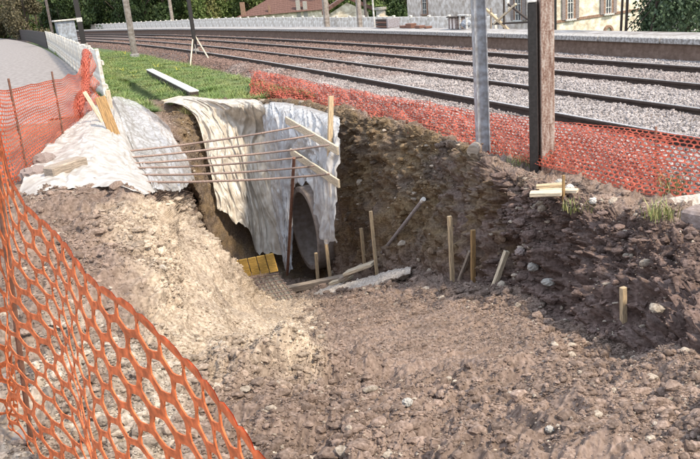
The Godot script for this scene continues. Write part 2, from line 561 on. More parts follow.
func build_earth() -> void:
	var net := earth_net()
	var subs := [44, 48, 44, 40, 34, 28, 22, 18, 18, 46, 46, 14, 12]
	var nc := net.size()
	var nr: int = net[0].size()
	var colsub := [12, 30, 34, 34, 36, 40, 36, 36, 40, 40, 44, 46, 46, 46, 20]
	var where_u := []
	for c in nc - 1:
		for k in colsub[c]:
			where_u.append(c + float(k) / colsub[c])
	where_u.append(nc - 1.0)
	var where_v := []
	for r in nr - 1:
		for k in subs[r]:
			where_v.append(r + float(k) / subs[r])
	where_v.append(nr - 1.0)
	var nu := where_u.size()
	var nv := where_v.size()
	# matter: pale yellow marl on the left bank, brown soil, dark clay in the right bank
	var soil := Color(0.272, 0.205, 0.173)
	var marl := Color(0.5, 0.41, 0.325)
	var chalk := Color(0.44, 0.385, 0.33)
	var clay := Color(0.205, 0.15, 0.135)
	var ochre := Color(0.3, 0.215, 0.125)
	var dark := Color(0.15, 0.118, 0.095)
	var pos := PackedVector3Array()
	pos.resize(nu * nv)
	for a in nu:
		var u: float = where_u[a]
		var c := mini(int(u), nc - 2)
		var t := u - c
		var line := []
		for r in nr:
			line.append(cr(net[maxi(c - 1, 0)][r], net[c][r], net[c + 1][r], net[mini(c + 2, nc - 1)][r], t))
		for b in nv:
			var v: float = where_v[b]
			var r := mini(int(v), nr - 2)
			pos[a * nv + b] = cr(line[maxi(r - 1, 0)], line[r], line[r + 1], line[mini(r + 2, nr - 1)], v - r)
	var out := PackedVector3Array()
	out.resize(nu * nv)
	var col := PackedColorArray()
	col.resize(nu * nv)
	for a in nu:
		var u: float = where_u[a]
		for b in nv:
			var v: float = where_v[b]
			var p := pos[a * nv + b]
			var du := pos[mini(a + 1, nu - 1) * nv + b] - pos[maxi(a - 1, 0) * nv + b]
			var dv := pos[a * nv + mini(b + 1, nv - 1)] - pos[a * nv + maxi(b - 1, 0)]
			var nn := du.cross(dv).normalized()
			if nn.y < -0.2:
				nn = -nn
			var q := p * 100.0
			# how rough: smooth below the sheets and the road edge, rough in the right bank
			var wall := smoothstep(7.6, 8.3, v) * (1.0 - smoothstep(9.8, 10.4, v))
			var amp := 1.0
			var sheeted := smoothstep(1.2, 1.7, u) * (1.0 - smoothstep(7.7, 8.0, u)) * smoothstep(7.2, 7.8, v)
			if u < 4.0:
				sheeted = maxf(sheeted, smoothstep(7.7, 8.2, v))
			sheeted *= 1.0 - 0.55 * smoothstep(3.6, 3.9, u) * (1.0 - smoothstep(5.0, 5.4, u))
			amp *= 1.0 - 0.82 * sheeted
			amp *= smoothstep(0.0, 0.8, u) * (1.0 - smoothstep(11.6, 12.0, v) * 0.7)
			var bank := (smoothstep(7.9, 8.4, u) * 0.5 + smoothstep(10.0, 11.2, u) * 0.5) * smoothstep(7.5, 8.4, v) * (1.0 - smoothstep(10.2, 10.8, v))
			var big := n1.get_noise_3d(q.x * 0.9, q.y * 0.9, q.z * 0.9)
			var mid := n2.get_noise_3d(q.x, q.y, q.z)
			var lump := minf(n4.get_noise_3d(q.x, q.y, q.z) + 0.7, 0.5) - 0.25
			var fin := n3.get_noise_3d(q.x * 1.4, q.y * 1.4, q.z * 1.4)
			var smooth := clampf(n1.get_noise_3d(q.x * 0.5 + 700, 40, q.z * 0.5) * 2.2 + 0.35, 0.25, 1.0)
			# the pale bank was scraped smooth
			var scraped := smoothstep(3.0, 4.2, u) * (1.0 - smoothstep(6.6, 7.6, u)) * (1.0 - smoothstep(5.2, 6.2, v)) * smoothstep(2.4, 3.4, v)
			var disp := big * 0.13 + mid * 0.072 * (1.0 - 0.4 * scraped) + (lump * 0.035 + fin * 0.016) * smooth * (1.0 - 0.35 * scraped)
			var chunk := minf(n5.get_noise_3d(q.x, q.y, q.z) + 0.75, 0.55) - 0.3
			var wild := clampf(n1.get_noise_3d(q.x * 0.8 + 200, 9, q.z * 0.8) * 2.4 + 0.35, 0.0, 1.0)
			disp += chunk * 0.13 * wild * (1.0 - 0.8 * scraped)
			var rough := (1.0 - drag_zone(u, v)) * (1.0 - scraped)
			var heap := n2.get_noise_3d(q.x * 0.4 + 80, q.y * 0.4, q.z * 0.4)
			disp += (heap * 0.06 + mid * 0.012) * rough
			# a ridge of spilled lumps along the foot of the pale bank
			var ridge := exp(-pow((v - 2.5 - 0.08 * (u - 5.0)) / 0.4, 2.0)) * smoothstep(3.6, 4.6, u) * (1.0 - smoothstep(7.6, 8.8, u))
			disp += ridge * (0.07 + 0.1 * heap + 0.03 * mid + 0.03 * chunk)
			disp += bank * (mid * 0.16 + lump * 0.12 + big * 0.13 + fin * 0.035 + chunk * 0.11)
			# drag marks of the digger bucket across the ramp
			var drag := drag_zone(u, v)
			if drag > 0.0:
				var e := p.x * 0.28 + p.z * 0.96
				var g := p.x * 0.96 - p.z * 0.28
				disp = disp * (1.0 - 0.6 * drag) + drag * (0.035 * n2.get_noise_2d(e * 190.0, g * 16.0) + 0.03 * n1.get_noise_2d(e * 900.0, g * 60.0))
			var fin_p := p + nn * disp * amp
			# the bore of the culvert is dug free
			var at := os(fin_p)
			var away := Vector2(at.y - 12.62, fin_p.y + 2.2).length()
			if at.x > 3.3 and at.x < 4.9 and away < .77:
				fin_p += W(2.2 * (1.0 - smoothstep(.71, .76, away)), 0, 0)
			out[a * nv + b] = fin_p
			# colour of the matter
			var patchy := n1.get_noise_3d(q.x * 1.3 + 300, q.y * 1.3, q.z * 1.3) * 0.9 + n2.get_noise_3d(q.x * 1.2 + 50, q.y * 1.2, q.z * 1.2) * 0.5
			var k := soil
			var m1 := smoothstep(2.1, 3.4, u + 0.25 * (v - 4.0)) * (1.0 - smoothstep(6.4, 7.8, u)) * (1.0 - smoothstep(6.0, 7.0, v)) * smoothstep(1.7, 3.0, v)
			k = k.lerp(marl, clampf(m1 + patchy * 0.8 * minf(1.0, m1 * 3.0), 0, 1))
			var m2 := smoothstep(9.5, 11.0, u + patchy) * smoothstep(7.2, 8.0, v) * (1.0 - smoothstep(10.1, 10.6, v))
			k = k.lerp(clay, m2)
			var m3 := smoothstep(7.6, 8.2, u) * (1.0 - smoothstep(9.8, 11.2, u + patchy)) * smoothstep(7.9, 8.6, v) * (1.0 - smoothstep(10.3, 10.8, v))
			k = k.lerp(ochre.lerp(dark, clampf(0.35 + patchy * 1.3, 0, 1)), m3 * 0.9)
			var m4 := smoothstep(3.6, 4.2, u) * (1.0 - smoothstep(7.6, 8.0, u)) * smoothstep(7.2, 7.8, v)
			k = k.lerp(ochre.lerp(dark, clampf(0.4 + patchy * 1.4, 0, 1)), m4 * 0.9)
			var m5 := smoothstep(0.6, 1.2, u) * (1.0 - smoothstep(3.2, 4.4, u)) * (1.0 - smoothstep(2.6, 3.4, v))
			k = k.lerp(chalk, clampf(m5 * (0.45 + patchy * 1.6), 0, 1))
			k *= 1.0 + patchy * 0.35 + lump * 0.12
			k.a = 1.0
			col[a * nv + b] = k
	earth_u = where_u
	earth_v = where_v
	earth_nu = nu
	earth_nv = nv
	earth_pos = out
	earth_col = col
	struct("excavated_earth", grid_mesh(nu, nv, out, col, false), mats.earth)
	seen_at.resize(350 * 230)
	seen_dep.resize(350 * 230)
	for k in out.size():
		var q := proj(out[k])
		var x := int(q.x / 2.0)
		var y := int(q.y / 2.0)
		if q.z > 0.3 and x >= 0 and x < 350 and y >= 0 and y < 230:
			var w := y * 350 + x
			if seen_dep[w] == 0.0 or q.z < seen_dep[w]:
				seen_dep[w] = q.z
				seen_at[w] = out[k]

func hit(px: float, py: float) -> Vector3:               # the earth seen at a pixel
	for ring in 12:
		var best := Vector3.ZERO
		var bd := 1e9
		for dy in range(-ring, ring + 1):
			for dx in range(-ring, ring + 1):
				var x := int(px / 2.0) + dx
				var y := int(py / 2.0) + dy
				if x < 0 or x >= 350 or y < 0 or y >= 230: continue
				var w := y * 350 + x
				if seen_dep[w] > 0.0:
					var d := Vector2(dx, dy).length() + seen_dep[w] * 0.02
					if d < bd:
						bd = d
						best = seen_at[w]
		if bd < 1e8:
			return best
	return P(px, py, 0.0)

func drag_zone(u: float, v: float) -> float:              # where the digger bucket smeared the ramp
	return smoothstep(7.2, 8.2, u) * (1.0 - smoothstep(10.4, 11.4, u)) * smoothstep(2.6, 3.2, v) * (1.0 - smoothstep(5.0, 6.0, v))

func build_clods() -> void:
	var sets := [[], [], [], []]
	var tint := [PackedColorArray(), PackedColorArray(), PackedColorArray(), PackedColorArray()]
	for k in 380000:
		var a := rng.randi_range(4, earth_nu - 4)
		var b := rng.randi_range(6, earth_nv - 14)
		var w := a * earth_nv + b
		var u: float = earth_u[a]
		var vv: float = earth_v[b]
		var p := earth_pos[w]
		var q := os(p)
		if q.x < 2.3 and q.y > 8.6 and u < 3.75: continue
		if q.y > 10.6 and q.x < 3.6 and p.y < -0.5 and rng.randf() < 0.8: continue
		var fld := n1.get_noise_3d(p.x * 55.0 + 900, 0, p.z * 55.0) * 1.3 + n2.get_noise_3d(p.x * 60, 50, p.z * 60) * 0.5
		var drag := smoothstep(7.0, 8.0, u) * (1.0 - smoothstep(10.6, 11.6, u)) * smoothstep(2.4, 3.0, vv) * (1.0 - smoothstep(5.2, 6.2, vv))
		var scraped := smoothstep(3.2, 4.4, u) * (1.0 - smoothstep(6.4, 7.4, u)) * (1.0 - smoothstep(5.6, 6.4, vv)) * smoothstep(2.6, 3.6, vv)
		var keep := clampf(0.42 + fld * 1.7, 0.04, 1.0) * (1.0 - 0.6 * drag) * (1.0 - 0.8 * scraped)
		if rng.randf() > keep: continue
		var size := 0.0052 * pow(rng.randf(), -0.34)
		if rng.randf() < 0.008 * clampf(0.2 + fld * 5.0, 0.0, 1.8) * (1.0 - maxf(drag, scraped)): size = rng.randf_range(0.02, 0.04)
		size = minf(size, 0.04) * clampf(p.length() / 6.0, 0.72, 1.25)
		if size > 0.02 and rng.randf() < maxf(drag, scraped): continue
		var v := 3 if size > 0.014 else rng.randi() % 3
		var bs := rot().scaled(Vector3(size * rng.randf_range(0.8, 1.7), size * rng.randf_range(0.45, 1.0), size * rng.randf_range(0.7, 1.3)))
		sets[v].append(Transform3D(bs, p + Vector3(0, size * (0.2 if size < 0.014 else -0.1), 0)))
		var c := earth_col[w] * rng.randf_range(0.68, 1.3)
		if rng.randf() < 0.06:
			c = Color(0.52, 0.45, 0.38) * rng.randf_range(0.7, 1.15)
		c.a = 1.0
		tint[v].append(c)
	for v in 4:
		scatter("soil_clods", rock_mesh(40 + v, 0.42 if v < 3 else 0.26, 0 if v < 3 else 1), mats.clod, sets[v], tint[v], ["crumbs of brown soil strewn over the dug ground", "broken lumps of brown soil lying over the dug ground", "small clods of soil on the slopes of the pit", "loose stony crumbs of earth across the excavation"][v], "soil")

# ---------------------------------------------------------------- railway

func sweep(profile: Array, o: float, y: float, s0: float, s1: float, step: float, k := BEND) -> ArrayMesh:
	var b := Bag.new()
	var rows := []
	var s := s0
	while s <= s1 + 0.001:
		var ring := []
		for q in profile:
			ring.append(T(o + q.x, s, y + q.y, k))
		rows.append(ring)
		s += step * (1.0 if s < 30 else 2.0)
	for r in rows.size() - 1:
		for j in profile.size():
			var j2 := (j + 1) % profile.size()
			b.quad(rows[r][j], rows[r][j2], rows[r + 1][j2], rows[r + 1][j])
	return b.mesh()

func sheet(edges: Array, s0: float, s1: float, step: float, k := BEND) -> ArrayMesh:
	# edges: (o, y) pairs across; smooth grid along s
	var ss := []
	var s := s0
	while s < s1:
		ss.append(s)
		s += step * (1.0 if s < 40 else 4.0)
	ss.append(s1)
	var pos := PackedVector3Array()
	var col := PackedColorArray()
	for e in edges:
		for q in ss:
			pos.append(T(e.x, q, e.y, k))
	return grid_mesh(edges.size(), ss.size(), pos, col, false)

func ballast_colour(o: float, s: float) -> Color:
	var grey := Color(0.41, 0.375, 0.37)
	var rusty := Color(0.22, 0.14, 0.115)
	var t := smoothstep(13.0, 26.0, s + n1.get_noise_2d(o * 60, s * 30) * 8.0)
	var c := grey.lerp(rusty, t * 0.9)
	for r in [6.45, 7.95, 9.5, 11.0]:                   # brake dust along the rails
		c = c.lerp(Color(0.15, 0.1, 0.085), 0.55 * exp(-pow((o - r) / 0.28, 2.0)) * (0.7 + 0.6 * n1.get_noise_2d(o * 90, s * 90)))
	c = c.lerp(Color(0.24, 0.18, 0.16), 0.4 * exp(-pow((o - 10.25) / 0.6, 2.0)))
	return c

func bed_y(o: float, s: float) -> float:
	var y := -0.12
	if o < 5.75:
		y = lerpf(-0.5, -0.12, smoothstep(4.9, 5.8, o))
	y += 0.13 * exp(-pow((o - 8.72) / 0.34, 2.0)) * exp(-pow((s - 13.4) / 2.6, 2.0))     # heaped stones between the tracks
	return y + n1.get_noise_2d(o * 130, s * 130) * 0.025

func build_railway() -> void:
	# bed
	var os_ := []
	var o := 4.9
	while o < 12.4:
		os_.append(o)
		o += 0.1
	var ss := []
	var s := -6.0
	while s < 170.0:
		ss.append(s)
		s += 0.12 if s < 26 else (0.4 if s < 60 else 4.0)
	var pos := PackedVector3Array()
	var col := PackedColorArray()
	for a in os_:
		for b in ss:
			pos.append(T(a, b, bed_y(a, b)))
			var c := ballast_colour(a, b) * 0.8
			c.a = 1
			col.append(c)
	struct("ballast_bed", grid_mesh(os_.size(), ss.size(), pos, col, false), mats.ballast)
	# loose stones on the bed
	var sets := [[], [], []]
	var tint := [PackedColorArray(), PackedColorArray(), PackedColorArray()]
	for band in [[4.0, 11.0, 42000], [11.0, 19.0, 40000], [19.0, 32.0, 26000], [32.0, 62.0, 15000]]:
		for k in band[2]:
			var oo := rng.randf_range(5.0, 12.2)
			var sx := rng.randf_range(band[0], band[1])
			var bad := false
			for r in [6.45, 7.95, 9.5, 11.0]:
				if absf(oo - r) < 0.085: bad = true
			if bad: continue
			var size := rng.randf_range(0.013, 0.029) * (1.0 if sx < 19 else 1.35)
			var v := rng.randi() % 3
			sets[v].append(Transform3D(rot().scaled(Vector3.ONE * size), T(oo, sx, bed_y(oo, sx) + size * 0.3)))
			var c := ballast_colour(oo, sx) * rng.randf_range(0.6, 1.75)
			c = c.lerp(Color(0.42, 0.4, 0.43), 0.25 * rng.randf() * (1.0 - smoothstep(12, 26, sx)))
			c.a = 1
			tint[v].append(c)
	for v in 3:
		scatter("ballast_stones", rock_mesh(60 + v, 0.3), mats.stone, sets[v], tint[v], ["crushed grey stone ballast under the railway tracks", "loose angular ballast stones between the rails", "pale broken ballast stones on the track bed"][v], "ballast")
	# two tracks
	var prof := [Vector2(-.07, -.15), Vector2(-.07, -.138), Vector2(-.012, -.12), Vector2(-.009, -.045), Vector2(-.035, -.036), Vector2(-.036, -.008), Vector2(-.028, 0), Vector2(.028, 0), Vector2(.036, -.008), Vector2(.035, -.036), Vector2(.009, -.045), Vector2(.012, -.12), Vector2(.07, -.138), Vector2(.07, -.15)]
	var band_ := [Vector2(-.027, .001), Vector2(-.027, .002), Vector2(.027, .002), Vector2(.027, .001)]
	for tr in [[6.45, 7.95, 0.0, -0.03, "railway track with rusty rails nearer the pit and the red net"], [9.5, 11.0, -0.01, 0.0, "railway track with rusty rails running along the platform edge"]]:
		var t := thing("railway_track", tr[4], "track", Vector3.ZERO, "railway tracks")
		for k in 2:
			var y: float = tr[2 + k]
			var rail := obj("rail", sweep(prof, tr[k], y, -4.0, 170.0, 1.0), mats.rail_steel, t)
			obj("running_surface", sweep(band_, tr[k], y, -4.0, 170.0, 1.0), mats.worn_steel, rail)
		var q := 1.2
		while q < 52.0:
			var a := T(tr[0] - 0.5, q, -0.185 + rng.randf_range(-.008, .004))
			var b := T(tr[1] + 0.5, q, -0.185 + rng.randf_range(-.008, .004))
			beam("sleeper", a, b, 0.13, 0.24, mats.sleeper, t)
			for k in 2:
				var y2: float = tr[2 + k]
				var c := T(tr[k], q, y2 - 0.135)
				beam("chair", c - W(0.12, 0, 0), c + W(0.12, 0, 0), 0.05, 0.12, mats.rail_steel, t)
			q += 0.62
	# platform
	var p := Node3D.new()
	p.name = numbered("platform")
	add_child(p)
	p.set_meta("kind", "structure")
	obj("platform_surface", sheet([Vector2(12.72, .325), Vector2(13.5, .33), Vector2(13.62, .29), Vector2(13.66, -.7), Vector2(16.1, -.75), Vector2(16.4, -2.3)], 7.0, 150.0, 1.0), mats.platform_top, p)
	obj("platform_wall", sheet([Vector2(12.34, -.3), Vector2(12.36, .24)], 7.0, 150.0, 1.0), mats.platform_face, p)
	var e0 := 7.0
	while e0 < 74.0:                                      # edge slabs, each a piece
		var ln := 1.96
		obj("edge_slab", cbox(ln, 0.12, 0.46, 0.012), mats.platform_edge, p, frame(T(12.5, e0, .275 + rng.randf_range(-.005, .005)), T(12.5, e0 + ln, .275)))
		e0 += 2.0
	obj("edge_coping", sweep([Vector2(-.23, -.06), Vector2(-.23, .055), Vector2(.23, .055), Vector2(.23, -.06)], 12.5, .275, 75.0, 149.0, 2.0), mats.platform_edge, p)

# ---------------------------------------------------------------- nets

# surf(u, v): point of the net, u and v from 0 to 1; lu, lv: its length and height
func net_mesh(surf: Callable, lu: float, lv: float, cw: float, chh: float, segs: int, thick: float, hole := 0.8) -> ArrayMesh:
	var hexa := [Vector2(0, .667), Vector2(.25, .5), Vector2(.5, .333), Vector2(.5, 0), Vector2(.5, -.333), Vector2(.25, -.5), Vector2(0, -.667), Vector2(-.25, -.5), Vector2(-.5, -.333), Vector2(-.5, 0), Vector2(-.5, .333), Vector2(-.25, .5)]
	var nx := int(lu / cw)
	var ny := int(lv / chh)
	var v := PackedVector3Array()
	var idx := PackedInt32Array()
	var st := 12 / segs
	for j in ny:
		for i in nx:
			var c := Vector2(i + 0.5 + 0.5 * (j % 2), j + 0.45)
			var hx := hole * (1.0 + 0.06 * sin(i * 12.9 + j * 7.3))
			var ring := []
			var inn := []
			for k in range(0, 12, st):
				var e: Vector2 = hexa[k]
				var w := c + e
				var dirn := e.normalized()
				var rad := 0.5 * (Vector2(e.x * 1.07, e.y * 0.9) * hx).length() + 0.5 / sqrt(pow(dirn.x / (0.535 * hx), 2.0) + pow(dirn.y / (0.54 * hx), 2.0))
				var z := c + dirn * rad
				ring.append(surf.call(clampf(w.x / (nx + 0.5), 0, 1), clampf(w.y / (ny - 0.1), 0, 1)))
				inn.append(surf.call(clampf(z.x / (nx + 0.5), 0, 1), clampf(z.y / (ny - 0.1), 0.012, 0.982)))
			var nrm := Vector3.ZERO
			if thick > 0.0:
				nrm = (ring[segs / 4] - ring[segs * 3 / 4]).cross(ring[0] - ring[segs / 2]).normalized() * thick * 0.5
			var base := v.size()
			for k in segs:
				v.append(ring[k] + nrm * 0.5)
				v.append(inn[k] + nrm)
			if thick > 0.0:
				for k in segs:
					v.append(ring[k] - nrm * 0.5)
					v.append(inn[k] - nrm)
			for k in segs:
				var k2 := (k + 1) % segs
				var a := base + k * 2
				var b := base + k2 * 2
				idx.append_array([a, a + 1, b, b, a + 1, b + 1])
				if thick > 0.0:
					var f := segs * 2
					idx.append_array([a + f, b + f, a + f + 1, b + f, b + f + 1, a + f + 1])
					idx.append_array([a + 1, a + 1 + f, b + 1, b + 1, a + 1 + f, b + 1 + f])
	var sf := SurfaceTool.new()
	sf.begin(Mesh.PRIMITIVE_TRIANGLES)
	sf.set_smooth_group(0 if thick <= 0.0 else -1)
	for q in idx:
		sf.add_vertex(v[q])
	sf.generate_normals()
	return sf.commit()

func along(line: Array, u: float) -> Vector3:             # u from 0 to 1 along a smooth line
	var n := line.size() - 1
	var t := clampf(u, 0, 1) * n
	var k := mini(int(t), n - 1)
	return cr(line[maxi(k - 1, 0)], line[k], line[k + 1], line[mini(k + 2, n)], t - k)

func line_length(line: Array) -> float:
	var l := 0.0
	for k in line.size() - 1:
		l += line[k].distance_to(line[k + 1])
	return l

func even(line: Array, n: int) -> Array:                  # the same line with even spacing
	var pts := []
	var run := [0.0]
	for k in 201:
		pts.append(along(line, k / 200.0))
		if k > 0:
			run.append(run[k - 1] + pts[k].distance_to(pts[k - 1]))
	var out := []
	var j := 0
	for k in n + 1:
		var d: float = run[200] * k / n
		while j < 199 and run[j + 1] < d: j += 1
		out.append(pts[j].lerp(pts[j + 1], clampf((d - run[j]) / maxf(1e-6, run[j + 1] - run[j]), 0, 1)))
	return out

func build_nets() -> void:
	# near net: its top edge crosses in front of the camera
	var top := []
	var post_at := P(12, 194, 1.28)
	var post_top := rise(post_at, 84)
	top.append(post_top + Vector3(-.75, .02, -.25))
	top.append(post_top + Vector3(-.3, .0, -.1))
	top.append(post_top)
	top.append(post_at + Vector3(.03, .06, .05))
	for q in [[40, 219, 1.27], [70, 249, 1.265], [100, 279, 1.26], [140, 317, 1.26], [189, 363, 1.26], [238, 421, 1.255], [280, 463, 1.25], [334, 530, 1.25]]:
		top.append(P(q[0], q[1], q[2]))
	var bot := []
	for k in top.size():
		var t: Vector3 = top[k]
		var f := clampf(1.0 - (k - 2) / 9.0, 0, 1)
		bot.append(Vector3(t.x - 0.40 * f, 0.18, t.z - 0.38 * f))
	var tall := top.size() - 1
	var surf := func(u: float, v: float) -> Vector3:
		var p := along(bot, u).lerp(along(top, u), v)
		var w := (1.0 - v)
		p += Vector3(0.85, 0, -0.52) * (0.03 * sin(u * 17.0 + v * 2.0) + 0.016 * sin(u * 47.0 - v * 5.0) * (1.0 - smoothstep(.2, .45, u)) + 0.03 * n1.get_noise_2d(u * 300, v * 120)) * (0.25 + w)
		p.y += 0.008 * sin(u * 33.0) * v
		return p
	var nb := thing("safety_net", "bright orange plastic safety net with large oval holes beside the dirt slope", "safety net", bot[6])
	obj("mesh", net_mesh(surf, 3.1, 1.05, 0.122, 0.066, 12, 0.003, 0.84), mats.net_orange, nb, Transform3D(Basis.IDENTITY, -bot[6]))
	obj("rod", tube_mesh([Vector3(post_at.x - .3, .1, post_at.z - .3) - bot[6], post_top + Vector3(0, .05, 0) - bot[6]], 0.012, 8), mats.rust_pipe, nb)
	# far left net, from the post to the white fence
	var specs := [[-40, 200, .1, 74], [11, 190, .16, 81], [27, 172, .18, 84], [44, 156, .2, 84], [64, 140, .2, 76], [80, 122, .2, 73], [92, 108, .12, 62], [99, 99, .08, 55]]
	var b2 := []
	var t2 := []
	for q in specs:
		var p := P(q[0], q[1], q[2])
		b2.append(p)
		t2.append(rise(p, q[3]))
	var tb := even(t2, 16)
	var bb := even(b2, 16)
	var surf2 := func(u: float, v: float) -> Vector3:
		var p := along(bb, u).lerp(along(tb, u), v)
		var g := smoothstep(0.5, 0.95, u)
		p += Vector3(0.8, 0, 0.6) * (0.05 * sin(v * 16.0 + u * 9.0) * (0.3 + g) + (0.07 + 0.12 * g) * n1.get_noise_2d(u * 300, v * 140))
		p.y += 0.03 * sin(u * 40.0) * (0.3 + g) - 0.06 * sin(PI * fmod(u * 4.0, 1.0)) * v
		return p
	var na := thing("safety_net", "faded red safety net on thin rods closing off the asphalt road", "safety net", b2[3])
	var home := Transform3D(Basis.IDENTITY, -b2[3])
	obj("mesh", net_mesh(surf2, line_length(tb), 1.05, 0.085, 0.042, 6, 0.0, 0.68), mats.net_faded, na, home)
	for k in [1, 2, 4]:
		obj("rod", tube_mesh([b2[k] - Vector3(0, .12, 0), t2[k] + Vector3(0.02, .06, 0.0)], 0.013, 6), mats.rust_pipe, na, home)
	# the roll of spare net bunched at the white fence
	var surf3 := func(u: float, v: float) -> Vector3:
		var ang := v * TAU * 1.6
		var p: Vector3 = t2[6].lerp(t2[7], 0.7).lerp(b2[5], u) + Vector3(0, 0.05, 0)
		var rr := 0.07 + 0.06 * n1.get_noise_2d(u * 500, v * 200) + 0.05 * v
		return p + Vector3(cos(ang) * rr * 0.8, sin(ang) * rr + 0.12 * sin(u * 9.0), sin(ang * 0.5) * 0.05)
	var nr := thing("bunched_net", "bunched up end of red net tied to the end of the white fence", "safety net", t2[7])
	obj("mesh", net_mesh(surf3, 1.9, 1.6, 0.085, 0.045, 6, 0.0, 0.6), mats.net_red, nr, Transform3D(Basis.IDENTITY, -t2[7]))
	# right net along the ballast
	var b3 := []
	var t3 := []
	for q in [[254, 100, 70], [300, 109, 79], [340, 117, 88], [392, 131, 97], [430, 143, 103], [466, 152, 110], [500, 158, 115], [553, 170, 122], [591, 180, 125], [622, 190, 128], [656, 198, 132], [700, 204, 139], [770, 216, 152]]:
		var hb := -0.26 if q[0] < 540 else -0.2
		var p := P(q[0], q[1], hb)
		b3.append(p)
		t3.append(PO(q[0], q[2], minf(5.45, os(p).x + 0.62)))
	var b4 := even(b3, 30)
	var t4 := even(t3, 30)
	for layer in 2:
		var surf4 := func(u: float, v: float) -> Vector3:
			var uu := u if layer == 0 else u * 0.93
			var p := along(b4, uu).lerp(along(t4, uu), v if layer == 0 else v * 0.9)
			var g := 1.0 - smoothstep(0.6, 0.8, u)
			var out := Vector3(-NRX, 0.6, -NRZ)
			p += out * ((0.03 + 0.1 * g) * n1.get_noise_3d(uu * 1500, v * 150, layer * 70) + (0.02 + 0.045 * g) * n2.get_noise_3d(uu * 1100, v * 100, layer * 40) + 0.03 + 0.035 * layer)
			p += Vector3(DIRX, 0, DIRZ) * 0.06 * g * n1.get_noise_3d(uu * 1500 + 300, v * 150, layer * 70 + 9)
			return p
		if layer == 0:
			var nc := thing("safety_net", "long crumpled red safety net strung along the stone ballast behind the posts", "safety net", b3[6])
			var hm := Transform3D(Basis.IDENTITY, -b3[6])
			obj("mesh", net_mesh(surf4, line_length(t4), 0.86, 0.085, 0.052, 6, 0.0, 0.78), mats.net_red, nc, hm)
			for k in [0, 4, 10]:
				obj("rod", tube_mesh([b3[k] - Vector3(0, .15, 0), t3[k] + Vector3(0, .05, 0)], 0.012, 6), mats.rust_pipe, nc, hm)
		else:
			var nd := thing("safety_net", "second layer of crumpled red net slumped against the long net", "safety net", b3[6])
			obj("mesh", net_mesh(surf4, line_length(t4) * 0.93, 0.8, 0.09, 0.055, 6, 0.0, 0.84), mats.net_red, nd, Transform3D(Basis.IDENTITY, -b3[6]))

# ---------------------------------------------------------------- plastic sheets

func drape(called: String, label: String, net: Array, m: Material, su: int, sv: int, fold: float, freq: float, off: Vector3, fine := 0.012) -> void:
	var g := patch(net, su, sv)
	var pos: PackedVector3Array = g.pos
	var nu: int = g.nu
	var nv: int = g.nv
	var src := pos.duplicate()
	for a in nu:
		for b in nv:
			var u := float(a) / (nu - 1)
			var v := float(b) / (nv - 1)
			var p := pos[a * nv + b]
			var w := n1.get_noise_2d(u * freq * 100.0 + 90.0 * n1.get_noise_2d(u * 130 + 9, v * 120), v * 90.0)
			w = (1.0 - absf(w) * 2.2)
			var crease := minf(n5.get_noise_3d(p.x * 50 + 30, p.y * 20, p.z * 50) + 0.75, 0.7) - 0.3
			var e := fold * w * (0.35 + 0.65 * smoothstep(0.0, 0.25, v)) + fine * (n2.get_noise_3d(p.x * 80, p.y * 26, p.z * 80) + 1.6 * crease)
			if b > 0:                                            # a torn, uneven lower edge
				var before: Vector3 = src[a * nv + b - 1]
				var dn := (p - before).normalized()
				p += dn * smoothstep(0.7, 1.0, v) * 0.12 * (n1.get_noise_2d(u * 300, 7) * 1.5 + 0.5)
			pos[a * nv + b] = p + off * e
	var mesh := grid_mesh(nu, nv, pos, PackedColorArray(), false)
	var home: Vector3 = pos[(nu / 2) * nv + nv - 1]
	var o := thing(called, label, "plastic sheet", home)
	obj("film", mesh, m, o, Transform3D(Basis.IDENTITY, -home))

func lay(pts: Array, lift: float) -> Array:
	var out := []
	for q in pts:
		out.append(hit(q[0], q[1]) + Vector3(0, lift, 0))
	return out

